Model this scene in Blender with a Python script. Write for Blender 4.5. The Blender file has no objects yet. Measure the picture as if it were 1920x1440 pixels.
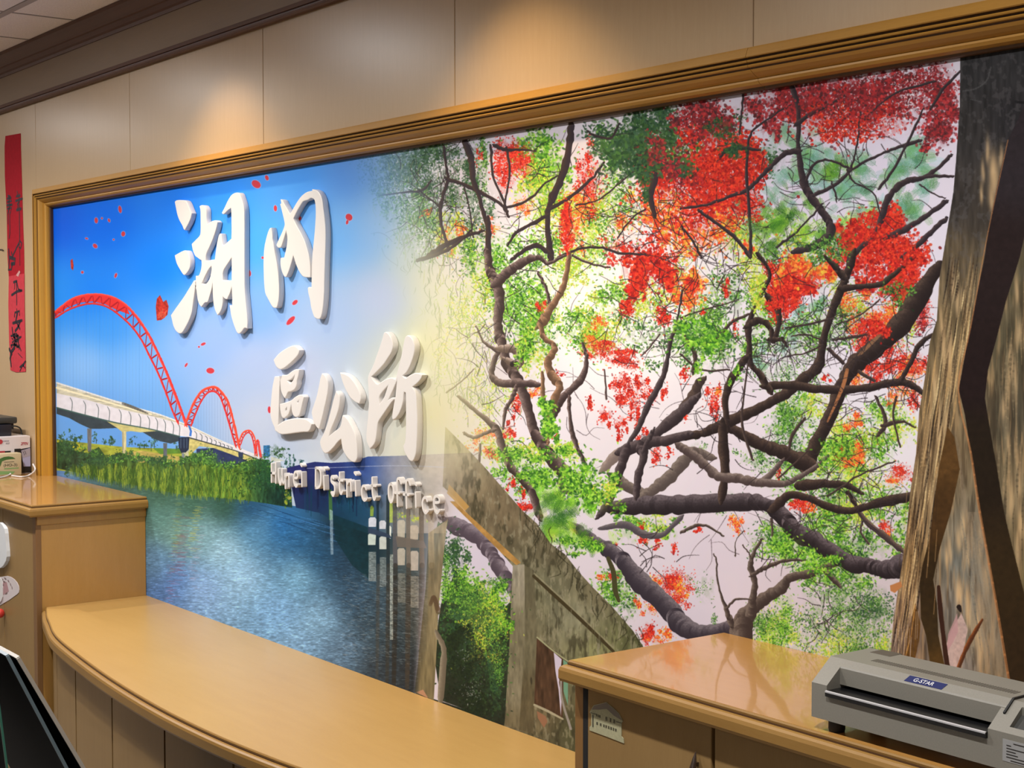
import bpy, bmesh, math, random
import numpy as np
from mathutils import Vector, Matrix
C=bpy.context.scene.collection
sc=bpy.context.scene
R=math.radians
# ================================================================ camera, world, lights, exposure
CAM=Vector((0,-1.95,1.64)); YAW,PIT=R(53.036),R(2.528); FPX=2800.
cd=bpy.data.cameras.new('camera');cd.sensor_width=36;cd.lens=FPX/1920*36;cd.clip_start=.02
cam=bpy.data.objects.new('camera',cd);C.objects.link(cam);cam.location=CAM;cam.rotation_euler=(R(90)-PIT,0,YAW);sc.camera=cam
sc.view_settings.view_transform='Standard';sc.view_settings.look='None';sc.view_settings.gamma=1;sc.view_settings.use_curve_mapping=False
sc.view_settings.exposure=0.0
wd=bpy.data.worlds.new('room_light');sc.world=wd;wd.use_nodes=True
wd.node_tree.nodes['Background'].inputs[0].default_value=(1,.95,.9,1);wd.node_tree.nodes['Background'].inputs[1].default_value=.10
def light(name,typ,loc,power,col=(1,1,1),rot=(0,0,0),**k):
    l=bpy.data.lights.new(name,typ);l.energy=power;l.color=col
    for a,b in k.items(): setattr(l,a,b)
    o=bpy.data.objects.new(name,l);C.objects.link(o);o.location=loc;o.rotation_euler=rot;return o
ZC=2.651
# row of recessed neutral downlights one metre off the mural wall
for x,p in ((-6.745,36),(-5.345,66),(-3.945,108),(-2.545,76),(-1.145,84),(.255,30)):
    light('recessed_downlight','SPOT',(x,-1.04,ZC-.03),p,(1,.975,.95),rot=(R(3),0,0),spot_size=R(150),spot_blend=.75,shadow_soft_size=.03)
for x in (-7.55,-6.07,-4.71):
    light('downlight_diffuser','AREA',(x,-1.04,ZC-.012),9,(1,.97,.95),shape='DISK',size=.2)
# two warm spots close to the wall: their beams draw the scallops above the frame
for x in (-3.945,-2.545):
    light('warm_wall_spot','SPOT',(x,-.40,ZC-.03),26,(1,.70,.34),rot=(R(14),0,0),spot_size=R(84),spot_blend=.8,shadow_soft_size=.02)
# unseen area lights added behind the camera as ambient fill
for x,y in ((-4.2,-4.0),(-1.2,-4.0),(-4.2,-6.2),(-1.2,-6.2)):
    light('office_fill_light','AREA',(x,y,ZC-.03),11,(1,.97,.93),shape='RECTANGLE',size=1.2,size_y=.6)
# ================================================================ helpers
def ray(u,v):
    F=Vector((-math.sin(YAW)*math.cos(PIT),math.cos(YAW)*math.cos(PIT),-math.sin(PIT)));Rr=F.cross(Vector((0,0,1))).normalized();U=Rr.cross(F)
    return F*FPX+Rr*(u-960)+U*(720-v)
def onY(u,v,y): w=ray(u,v);return CAM+w*((y-CAM.y)/w.y)
def onZ(u,v,z): w=ray(u,v);return CAM+w*((z-CAM.z)/w.z)
def onP(u,v,p,n): w=ray(u,v);return CAM+w*((Vector(p)-CAM).dot(n)/w.dot(n))
MATS={}
def mat(name,col,rough=.5,metal=0,coat=0,nodes=None,spec=.5):
    if name in MATS: return MATS[name]
    m=bpy.data.materials.new(name);m.use_nodes=True;b=m.node_tree.nodes['Principled BSDF']
    b.inputs['Base Color'].default_value=(*col,1);b.inputs['Roughness'].default_value=rough;b.inputs['Metallic'].default_value=metal
    b.inputs['Coat Weight'].default_value=coat;b.inputs['Coat Roughness'].default_value=.08;b.inputs['Specular IOR Level'].default_value=spec
    if nodes: nodes(m.node_tree,b)
    MATS[name]=m;return m
def wood(name,c1,c2,rough,scale=(1,1,14),coat=0,coatr=.1,amt=.5,fine=60,bump=.02,blotch=None,spec=.5):
    """procedural veneer: long streaks along one axis plus broad tone drift; scale is largest ACROSS the grain"""
    def nd(t,b):
        N=t.nodes;L=t.links
        tc=N.new('ShaderNodeTexCoord');mp=N.new('ShaderNodeMapping');mp.inputs['Scale'].default_value=scale;L.new(tc.outputs['Object'],mp.inputs['Vector'])
        n1=N.new('ShaderNodeTexNoise');n1.inputs['Scale'].default_value=6;n1.inputs['Detail'].default_value=6;L.new(mp.outputs[0],n1.inputs['Vector'])
        n2=N.new('ShaderNodeTexNoise');n2.inputs['Scale'].default_value=fine;n2.inputs['Detail'].default_value=3;L.new(mp.outputs[0],n2.inputs['Vector'])
        n3=N.new('ShaderNodeTexNoise');n3.inputs['Scale'].default_value=2.2;n3.inputs['Detail'].default_value=2;L.new(tc.outputs['Object'],n3.inputs['Vector'])
        a=N.new('ShaderNodeMix');a.data_type='FLOAT';a.inputs[0].default_value=.45;L.new(n1.outputs['Fac'],a.inputs[2]);L.new(n2.outputs['Fac'],a.inputs[3])
        a2=N.new('ShaderNodeMix');a2.data_type='FLOAT';a2.inputs[0].default_value=.4;L.new(a.outputs[0],a2.inputs[2]);L.new(n3.outputs['Fac'],a2.inputs[3])
        r=N.new('ShaderNodeValToRGB');r.color_ramp.elements[0].position=.5-amt*.5;r.color_ramp.elements[1].position=.5+amt*.5
        r.color_ramp.elements[0].color=(*c1,1);r.color_ramp.elements[1].color=(*c2,1);L.new(a2.outputs[0],r.inputs[0]);L.new(r.outputs[0],b.inputs['Base Color'])
        bp=N.new('ShaderNodeBump');bp.inputs['Strength'].default_value=bump;bp.inputs['Distance'].default_value=.002;L.new(n2.outputs['Fac'],bp.inputs['Height']);L.new(bp.outputs[0],b.inputs['Normal'])
        b.inputs['Coat Roughness'].default_value=coatr
    return mat(name,c1,rough,0,coat,nd,spec)
def speck(name,col,rough,amt=.12,scale=300,bump=.05,coat=0,metal=0,spec=.5):
    def nd(t,b):
        N=t.nodes;L=t.links;tc=N.new('ShaderNodeTexCoord');n=N.new('ShaderNodeTexNoise');n.inputs['Scale'].default_value=scale;n.inputs['Detail'].default_value=4;L.new(tc.outputs['Object'],n.inputs['Vector'])
        r=N.new('ShaderNodeValToRGB');r.color_ramp.elements[0].position=.3;r.color_ramp.elements[1].position=.7
        r.color_ramp.elements[0].color=(*[c*(1-amt) for c in col],1);r.color_ramp.elements[1].color=(*[min(1,c*(1+amt)) for c in col],1);L.new(n.outputs['Fac'],r.inputs[0]);L.new(r.outputs[0],b.inputs['Base Color'])
        bp=N.new('ShaderNodeBump');bp.inputs['Strength'].default_value=bump;bp.inputs['Distance'].default_value=.001;L.new(n.outputs['Fac'],bp.inputs['Height']);L.new(bp.outputs[0],b.inputs['Normal'])
    return mat(name,col,rough,metal,coat,nd,spec)
def tag(o,label=None,cat=None,group=None,kind=None):
    if label:o['label']=label
    if cat:o['category']=cat
    if group:o['group']=group
    if kind:o['kind']=kind
    return o
ORG={}
def thing(name,loc,label,cat,group=None):
    o=bpy.data.objects.new(name,None);C.objects.link(o);o.location=loc;o.empty_display_size=.05;ORG[o.name]=Vector(loc);return tag(o,label,cat,group)
def org(p):
    return ORG.get(p.name,Vector((0,0,0))) if p else Vector((0,0,0))
def obj(name,bm,m,parent=None,smooth=False,loc=None):
    """bm is modelled in room coordinates; the object's origin is its parent's origin (or loc)"""
    me=bpy.data.meshes.new(name)
    if isinstance(bm,bpy.types.Mesh): me=bm;me.name=name
    else:
        bm.normal_update();bm.to_mesh(me);bm.free()
    o=bpy.data.objects.new(name,me);C.objects.link(o)
    base=org(parent) if parent else Vector(loc or (0,0,0))
    me.transform(Matrix.Translation(-base))
    if parent: o.parent=parent
    else: o.location=base
    ORG[o.name]=base
    for mm in (m if isinstance(m,(list,tuple)) else [m]): me.materials.append(mm)
    if smooth:
        for p in me.polygons:p.use_smooth=True
        me.set_sharp_from_angle(angle=R(38))
    return o
def box(bm,x0,x1,y0,y1,z0,z1,bev=0,seg=2):
    r=bmesh.ops.create_cube(bm,size=1.);vs=r['verts']
    for v in vs: v.co=Vector(((x0+x1)/2+v.co.x*(x1-x0),(y0+y1)/2+v.co.y*(y1-y0),(z0+z1)/2+v.co.z*(z1-z0)))
    if bev: bmesh.ops.bevel(bm,geom=list({e for v in vs for e in v.link_edges}),offset=bev,segments=seg,profile=.5,affect='EDGES',clamp_overlap=True)
    return bm
def B(*a,**k): return box(bmesh.new(),*a,**k)
def loft(bm,rings,closed=False,caps=True):
    """skin consecutive rings of equal length (closed profiles)"""
    V=[[bm.verts.new(p) for p in r] for r in rings];n=len(rings[0])
    for a,b in zip(V,V[1:]+([V[0]] if closed else [])):
        for i in range(n):
            j=(i+1)%n
            try: bm.faces.new((a[i],a[j],b[j],b[i]))
            except ValueError: pass
    if caps and not closed:
        bm.faces.new(V[0][::-1]);bm.faces.new(V[-1])
    bmesh.ops.recalc_face_normals(bm,faces=bm.faces);return bm
def prism(bm,prof,x0,x1):  # (y,z) outline run along x
    return loft(bm,[[(x,y,z) for y,z in prof] for x in (x0,x1)])
def tube(bm,pts,r,n=8):
    P=[Vector(p) for p in pts];rings=[];up=Vector((0,0,1))
    for i,p in enumerate(P):
        t=(P[min(i+1,len(P)-1)]-P[max(i-1,0)]).normalized()
        a=t.cross(up if abs(t.z)<.95 else Vector((1,0,0))).normalized();b=t.cross(a)
        rr=r[i] if isinstance(r,(list,tuple)) else r
        rings.append([p+a*math.cos(2*math.pi*k/n)*rr+b*math.sin(2*math.pi*k/n)*rr for k in range(n)])
    return loft(bm,rings)
def crv(P,n=8):
    P=[Vector(p) for p in P];E=[P[0]*2-P[1]]+P+[P[-1]*2-P[-2]];o=[]
    for i in range(len(P)-1):
        a,b,c,d=E[i:i+4]
        for k in range(n):
            t=k/n;o.append(.5*((2*b)+(c-a)*t+(2*a-5*b+4*c-d)*t*t+(3*b-a-3*c+d)*t**3))
    return o+[P[-1]]
def lathe(bm,prof,c,axis='z',n=24):
    rings=[]
    for k in range(n):
        a=2*math.pi*k/n;rg=[]
        for r,h in prof:
            q=(r*math.cos(a),r*math.sin(a),h)
            if axis=='y': q=(q[0],-q[2],q[1])
            rg.append((c[0]+q[0],c[1]+q[1],c[2]+q[2]))
        rings.append(rg)
    return loft(bm,rings,closed=True)
def flat(bm,pts,nrm,th):
    """solid sheet: polygon pts (room coords) pushed back by th along -nrm"""
    n=Vector(nrm).normalized();P=[Vector(p) for p in pts]
    a=[bm.verts.new(p) for p in P];b=[bm.verts.new(p-n*th) for p in P]
    bm.faces.new(a);bm.faces.new(b[::-1])
    for i in range(len(P)):
        j=(i+1)%len(P);bm.faces.new((a[i],b[i],b[j],a[j]))
    bmesh.ops.recalc_face_normals(bm,faces=bm.faces);return bm
def ribbon(bm,pts,w,nrm,th=.0004,cap=3):
    """pen stroke of width w (scalar or list, metres) lying on a plane"""
    n=Vector(nrm).normalized();P=[Vector(p) for p in pts];L=[];Rr=[]
    ws=w if isinstance(w,(list,tuple)) else [w]*len(P)
    for i,p in enumerate(P):
        t=(P[min(i+1,len(P)-1)]-P[max(i-1,0)]).normalized();s=n.cross(t)
        L.append(p+s*ws[i]/2);Rr.append(p-s*ws[i]/2)
    t0=(P[1]-P[0]).normalized();t1=(P[-1]-P[-2]).normalized();s0=n.cross(t0);s1=n.cross(t1)
    e1=[P[-1]+(s1*math.cos(math.pi*k/cap)+t1*math.sin(math.pi*k/cap))*ws[-1]/2 for k in range(1,cap)]
    e0=[P[0]+(-s0*math.cos(math.pi*k/cap)-t0*math.sin(math.pi*k/cap))*ws[0]/2 for k in range(1,cap)]
    A=[bm.verts.new(q) for q in L];Bv=[bm.verts.new(q) for q in Rr];E1=[bm.verts.new(q) for q in e1];E0=[bm.verts.new(q) for q in e0]
    fs=[bm.faces.new((A[i],Bv[i],Bv[i+1],A[i+1])) for i in range(len(P)-1)]
    fs.append(bm.faces.new([A[-1]]+[Bv[-1]]+E1[::-1])) ;fs.append(bm.faces.new([Bv[0],A[0]]+E0[::-1]))
    if th:
        r=bmesh.ops.extrude_face_region(bm,geom=fs);vs=[g for g in r['geom'] if isinstance(g,bmesh.types.BMVert)]
        bmesh.ops.translate(bm,verts=vs,vec=n*th)
        bmesh.ops.recalc_face_normals(bm,faces=bm.faces)
    return bm
def textmesh(body,size,o,right,up,th=.0004,align='LEFT',shear=0,xs=1.,bold=0):
    cu=bpy.data.curves.new('lettering','FONT');cu.body=body;cu.size=size;cu.extrude=th/2;cu.align_x=align;cu.shear=shear;cu.offset=bold
    t=bpy.data.objects.new('lettering',cu);C.objects.link(t);bpy.context.view_layer.update()
    me=bpy.data.meshes.new_from_object(t.evaluated_get(bpy.context.evaluated_depsgraph_get()))
    bpy.data.objects.remove(t);r=Vector(right).normalized();u=Vector(up).normalized();n=r.cross(u)
    M=Matrix.Translation(Vector(o)+n*th/2)@Matrix((( r.x*xs,u.x,n.x,0),(r.y*xs,u.y,n.y,0),(r.z*xs,u.z,n.z,0),(0,0,0,1)));me.transform(M);me.materials.clear();return me
def outline_solid(polys,y_front,th,bev):
    """extruded cut-out with eased edges from closed outlines given as (x,z) in room coords"""
    cu=bpy.data.curves.new('cut_out','CURVE');cu.dimensions='2D';cu.fill_mode='BOTH';cu.bevel_depth=bev;cu.bevel_resolution=1;cu.extrude=th/2-bev;cu.offset=-bev
    for P in polys:
        s=cu.splines.new('POLY');s.points.add(len(P)-1);s.use_cyclic_u=True
        for q,(x,z) in zip(s.points,P): q.co=(x,z,0,1)
    t=bpy.data.objects.new('cut_out',cu);C.objects.link(t);bpy.context.view_layer.update()
    me=bpy.data.meshes.new_from_object(t.evaluated_get(bpy.context.evaluated_depsgraph_get()));bpy.data.objects.remove(t)
    me.transform(Matrix.Translation((0,y_front+th/2,0))@Matrix.Rotation(R(90),4,'X'));me.materials.clear();return me
# ---------------------------------------------------------------- printed mural artwork (numpy painting)
import numpy as np
S=1.5; U0,V0=80,60; CW,CH=int(2240*S),int(1450*S)
rng=np.random.default_rng(7)
CV=np.zeros((CH,CW,3),np.float32)
def up(a,h,w):
    gh,gw=a.shape[:2]
    y=np.linspace(0,gh-1,h);x=np.linspace(0,gw-1,w)
    y0=np.minimum(y.astype(int),gh-2);x0=np.minimum(x.astype(int),gw-2)
    fy=(y-y0).astype(np.float32);fx=(x-x0).astype(np.float32)
    fy=fy*fy*(3-2*fy) if a.ndim==2 else fy; fx=fx*fx*(3-2*fx) if a.ndim==2 else fx
    if a.ndim==3: fy=fy[:,None,None];fx=fx[None,:,None]
    else: fy=fy[:,None];fx=fx[None,:]
    t=a[y0]*(1-fy)+a[y0+1]*fy
    return t[:,x0]*(1-fx)+t[:,x0+1]*fx
def noise(h,w,sy,sx,oct=1,seed=0):
    r=np.random.default_rng(seed);o=np.zeros((h,w),np.float32);amp=1.;tot=0
    for k in range(oct):
        g=r.random((int(h/sy)+3,int(w/sx)+3),dtype=np.float32)
        o+=amp*up(g,h,w);tot+=amp;amp*=.55;sy=max(sy/2,1.01);sx=max(sx/2,1.01)
    return o/tot
def field(pts,u0,v0,u1,v1,step=14,p=3.2):
    # smooth colour field through sparse (u,v,r,g,b) control colours
    P=np.array(pts,np.float32);us=np.arange(u0,u1+step,step);vs=np.arange(v0,v1+step,step)
    gu,gv=np.meshgrid(us,vs)
    w=1/(((gu[...,None]-P[:,0])**2+(gv[...,None]-P[:,1])**2)+1400)**(p/2)
    c=(w[...,None]*P[:,2:]).sum(2)/w.sum(2)[...,None]
    return up(c.astype(np.float32)/255,int((v1-v0)*S),int((u1-u0)*S))
def pbox(u0,v0,u1,v1):
    x0=max(int((u0-U0)*S),0);x1=min(int((u1-U0)*S)+1,CW);y0=max(int((v0-V0)*S),0);y1=min(int((v1-V0)*S)+1,CH)
    return x0,y0,x1,y1
def pmask(pts):
    P=(np.array(pts,np.float32)-[U0,V0])*S
    x0=max(int(P[:,0].min())-1,0);x1=min(int(P[:,0].max())+2,CW);y0=max(int(P[:,1].min())-1,0);y1=min(int(P[:,1].max())+2,CH)
    if x1<=x0 or y1<=y0: return None
    h,w=y1-y0,x1-x0;acc=np.zeros((h,w+1),np.float32);Q=np.roll(P,-1,0)
    ax,ay,bx,by=P[:,0],P[:,1],Q[:,0],Q[:,1]
    for i in range(h):
        for sub in (.25,.75):
            y=y0+i+sub
            m=((ay<=y)&(by>y))|((by<=y)&(ay>y))
            if not m.any(): continue
            xs=np.sort(ax[m]+(y-ay[m])*(bx[m]-ax[m])/(by[m]-ay[m]))-x0
            for a,b in zip(xs[::2],xs[1::2]):
                a=min(max(a,0),w);b=min(max(b,0),w);ia,ib=int(a),int(b)
                if ia==ib: acc[i,ia]+=.5*(b-a)
                else:
                    acc[i,ia]+=.5*(ia+1-a);acc[i,ia+1:ib]+=.5;acc[i,ib]+=.5*(b-ib)
    return x0,y0,x1,y1,np.clip(acc[:,:w],0,1)
def lay(x0,y0,x1,y1,m,col):
    c=CV[y0:y1,x0:x1];c+=m[...,None]*(col-c)
def poly(pts,col,a=1.,tex=0,tsc=(8,8),seed=1,edge=0,edir=(1,0)):
    r=pmask(pts)
    if r is None: return
    x0,y0,x1,y1,m=r;h,w=m.shape
    col=np.array(col,np.float32)/255 if not isinstance(col,np.ndarray) else col
    if tex: col=col*(1+tex*(noise(h,w,tsc[0]*S,tsc[1]*S,3,seed)-.5)*2)[...,None]
    if edge: m=m*(1-edge*noise(h,w,6,6,2,seed+5))
    lay(x0,y0,x1,y1,m*a,col)
def polyf(pts,ctl,a=1.,tex=0,tsc=(8,8),seed=1,p=3.2):
    r=pmask(pts)
    if r is None: return
    x0,y0,x1,y1,m=r;h,w=m.shape
    P=np.array(ctl,np.float32);st=9
    gu,gv=np.meshgrid(np.linspace(x0,x1,max(2,w//st))/S+U0,np.linspace(y0,y1,max(2,h//st))/S+V0)
    wt=1/(((gu[...,None]-P[:,0])**2+(gv[...,None]-P[:,1])**2)+700)**(p/2)
    c=((wt[...,None]*P[:,2:]).sum(2)/wt.sum(2)[...,None]).astype(np.float32)/255
    col=up(c,h,w)
    if tex: col=col*(1+tex*(noise(h,w,tsc[0]*S,tsc[1]*S,3,seed)-.5)*2)[...,None]
    lay(x0,y0,x1,y1,m*a,col)
def spline(P,n=6):
    P=np.array(P,np.float32)
    if len(P)<3: 
        t=np.linspace(0,1,n+1)[:,None];return P[0]*(1-t)+P[-1]*t
    E=np.vstack([2*P[0]-P[1],P,2*P[-1]-P[-2]]);o=[]
    for i in range(len(P)-1):
        a,b,c,d=E[i:i+4]
        for t in np.linspace(0,1,n,endpoint=False):
            o.append(.5*((2*b)+(-a+c)*t+(2*a-5*b+4*c-d)*t*t+(-a+3*b-3*c+d)*t**3))
    o.append(P[-1]);return np.array(o)
def stroke(P,dark,light=None,a=1.,n=5,rough=0,side=-1):
    """tapered brush stroke: P=(u,v,width) in picture px; light = colour of the lit side"""
    P=[tuple(p) for p in P]
    if light is not None and len(P)>2:
        def ext(a,b):
            d=np.array([b[0]-a[0],b[1]-a[1]]);d=d/(np.hypot(*d)+1e-6);L=min(b[2]*1.1,16);return (b[0]+d[0]*L,b[1]+d[1]*L,b[2]*.3)
        P=[ext(P[1],P[0])]+P+[ext(P[-2],P[-1])]
    Q=spline(P,n);
    if light is not None: Q[1:-1,2]*=1+.09*rng.normal(0,1,len(Q)-2)
    dark=np.array(dark,np.float32)/255
    light=dark if light is None else np.array(light,np.float32)/255
    if rough: Q[:,:2]+=rng.normal(0,rough,(len(Q),2))
    X=(Q[:,0]-U0)*S;Y=(Q[:,1]-V0)*S;R=np.maximum(Q[:,2]*S/2,.55)
    for i in range(len(Q)-1):
        r=max(R[i],R[i+1])+1.5
        x0=max(int(min(X[i],X[i+1])-r),0);x1=min(int(max(X[i],X[i+1])+r)+1,CW)
        y0=max(int(min(Y[i],Y[i+1])-r),0);y1=min(int(max(Y[i],Y[i+1])+r)+1,CH)
        if x1<=x0 or y1<=y0: continue
        gx=np.arange(x0,x1,dtype=np.float32)[None,:]-X[i];gy=np.arange(y0,y1,dtype=np.float32)[:,None]-Y[i]
        dx,dy=X[i+1]-X[i],Y[i+1]-Y[i];L=dx*dx+dy*dy+1e-6
        t=np.clip((gx*dx+gy*dy)/L,0,1);rr=R[i]+(R[i+1]-R[i])*t
        ex=gx-t*dx;ey=gy-t*dy;D=np.sqrt(ex*ex+ey*ey)
        m=np.clip(rr-D+.5,0,1)*a
        if light is not dark:
            nx,ny=-dy/L**.5,dx/L**.5
            if nx*.5+ny*.87>0: nx,ny=-nx,-ny
            s=np.clip(.5+.62*(gx*nx+gy*ny)/rr,0,1)
            s=s*s*(.55+.9*BARK[y0:y1,x0:x1])
            col=dark+(light-dark)*np.clip(s,0,1)[...,None]
        else: col=dark*(1+.12*(rng.random(m.shape,dtype=np.float32)[...,None]-.5))
        c=CV[y0:y1,x0:x1];c+=m[...,None]*(col-c)
# --- sprites
def spr_ell(l,w,ang):
    n=int(l*S+3)|1;g=np.arange(n)-n//2
    X,Y=np.meshgrid(g,g);c,s=np.cos(ang),np.sin(ang)
    a=(X*c+Y*s)/(l*S/2);b=(-X*s+Y*c)/(w*S/2)
    return np.clip((1-np.sqrt(a*a+b*b))*w*S/2+.5,0,1).astype(np.float32)
def spr_fern(l,ang,k=6,wd=.55):
    n=int(l*S+4)|1;m=np.zeros((n,n),np.float32);c,s=np.cos(ang),np.sin(ang);yy,xx=np.mgrid[0:n,0:n]
    def seg(ax,ay,bx,by,r):
        dx,dy=bx-ax,by-ay;t=np.clip(((xx-ax)*dx+(yy-ay)*dy)/(dx*dx+dy*dy+1e-6),0,1)
        np.maximum(m,np.clip(r-np.hypot(xx-ax-t*dx,yy-ay-t*dy)+.5,0,1),out=m)
    o=n/2;hl=l*S/2
    seg(o-c*hl,o-s*hl,o+c*hl,o+s*hl,.5)
    for i in range(k):
        f=-.8+1.6*i/(k-1);ll=hl*wd*(1-abs(f)**2*.7)
        for q in (1,-1):
            d=ang+q*1.05;px,py=o+c*hl*f,o+s*hl*f
            seg(px,py,px+np.cos(d)*ll,py+np.sin(d)*ll,.62)
    return m
ELL={sz:[spr_ell(sz,sz*.5,a) for a in np.linspace(0,np.pi,12,endpoint=False)] for sz in (3,4.5,6,8,11)}
BLB={sz:[spr_ell(sz,sz*.8,a) for a in (0,.8,1.6,2.4)] for sz in (2.5,3.5,5,7)}
FRN={sz:[spr_fern(sz,a,max(7,sz//3)) for a in np.linspace(0,2*np.pi,18,endpoint=False)] for sz in (14,20,30,42)}
def spr_soft(l,w,ang):
    n=int(l*S*1.5+3)|1;g=np.arange(n)-n//2;X,Y=np.meshgrid(g,g);c,s=np.cos(ang),np.sin(ang)
    a=(X*c+Y*s)/(l*S/2);b=(-X*s+Y*c)/(w*S/2);return np.exp(-(a*a+b*b)*1.6).astype(np.float32)
def stamp(u,v,m,col,a):
    h,w=m.shape;x=int((u-U0)*S)-w//2;y=int((v-V0)*S)-h//2
    if x<0 or y<0 or x+w>CW or y+h>CH: return
    c=CV[y:y+h,x:x+w];c+=(m*a)[...,None]*(col-c)
PAL={'g':[(116,188,48),(84,150,46),(146,208,62),(58,112,42),(170,218,84),(44,92,40)],
'y':[(190,215,70),(160,205,60),(215,225,95),(130,185,55),(225,205,80)],
'd':[(50,85,50),(38,66,48),(70,110,58),(60,95,70)],
't':[(120,180,150),(95,160,110),(150,195,200),(110,170,90),(70,130,95)],
'm':[(80,135,58),(50,92,46),(108,162,70),(132,186,78),(36,70,40)],
'r':[(226,60,44),(208,46,40),(180,38,38),(238,78,48),(150,34,36),(232,64,46)],
'c':[(150,46,54),(178,54,60),(112,42,48),(198,60,62),(84,44,48)],
'o':[(240,110,50),(235,80,45),(245,150,65),(225,190,70),(215,60,45)],
'w':[(240,238,246),(225,222,238)],
'b':[(58,48,44),(80,66,58)],
'f':[(95,125,105),(70,100,90),(120,150,110)]}
PAL={k:np.array(v,np.float32)/255 for k,v in PAL.items()}
def clump(u,v,ru,rv,kind,n,sh='e',sz=(4.5,6),a=.9,drop=0.,pal=None,wash=None):
    """n leaves / petals scattered in an uneven patch"""
    pal=PAL[kind] if pal is None else pal
    if wash is None: wash=0 if sh=='f' else {'r':.5,'c':.6,'o':.3,'d':.55,'g':.34,'y':.3,'m':.4,'t':.3,'f':.4}.get(kind,0)*min(1,n/(ru*rv)/.12)
    if wash and ru>9:
        x0,y0,x1,y1=pbox(u-ru*1.3,v-rv*1.3,u+ru*1.3,v+rv*1.3)
        if x1>x0 and y1>y0:
            X=((np.arange(x0,x1)/S+U0-u)/ru)[None,:];Y=((np.arange(y0,y1)/S+V0-v)/rv)[:,None]
            m=np.clip(1.35-np.sqrt(X*X+Y*Y)*1.15,0,1);h,w=m.shape
            m=m*np.clip((noise(h,w,9*S,7*S,3,int(u*7+v))-.42)*5,0,1)*wash
            c=pal[:3].mean(0)*(.8+.4*noise(h,w,5*S,5*S,2,int(u+v)))[...,None];lay(x0,y0,x1,y1,m.astype(np.float32),c)
    k=max(3,int(n**.5/2));sub=rng.normal(0,.5,(k,2))
    n=int(n*MULT*(.24 if sh=='f' else 1))
    for i in range(n):
        if rng.random()<.75:
            s=sub[rng.integers(k)];q=s+rng.normal(0,.17,2)
        else: q=rng.normal(0,.55,2)
        x=u+q[0]*ru;y=v+q[1]*rv+ (drop*abs(rng.normal())*rv if drop else 0)
        c=pal[rng.integers(len(pal))]*(.85+.3*rng.random())
        z=sz[rng.integers(len(sz))]
        D={'e':ELL,'b':BLB,'f':FRN}[sh];B=D[min(D,key=lambda q:abs(q-z))];stamp(x,y,B[rng.integers(len(B))],c,a*(.7+.3*rng.random()))
def twigs(u,v,ru,rv,n,l=40,col=(60,50,52),w=1.2,a=.8):
    for i in range(int(n*.65)):
        x,y=u+rng.normal(0,.5)*ru,v+rng.normal(0,.5)*rv;an=rng.random()*6.28;P=[(x,y,w*1.3)]
        for k in range(3):
            an+=rng.normal(0,.38);x+=np.cos(an)*l/3;y+=np.sin(an)*l/3;P.append((x,y,w*(1-.25*k)))
        stroke(P,col,a=a,n=3)
BARK=None;MULT=1.0
def Zm(ox,oy,P,s=3.): return [(ox+p[0]/s,oy+p[1]/s)+((p[2]/s,) if len(p)>2 else ()) for p in P]
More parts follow.
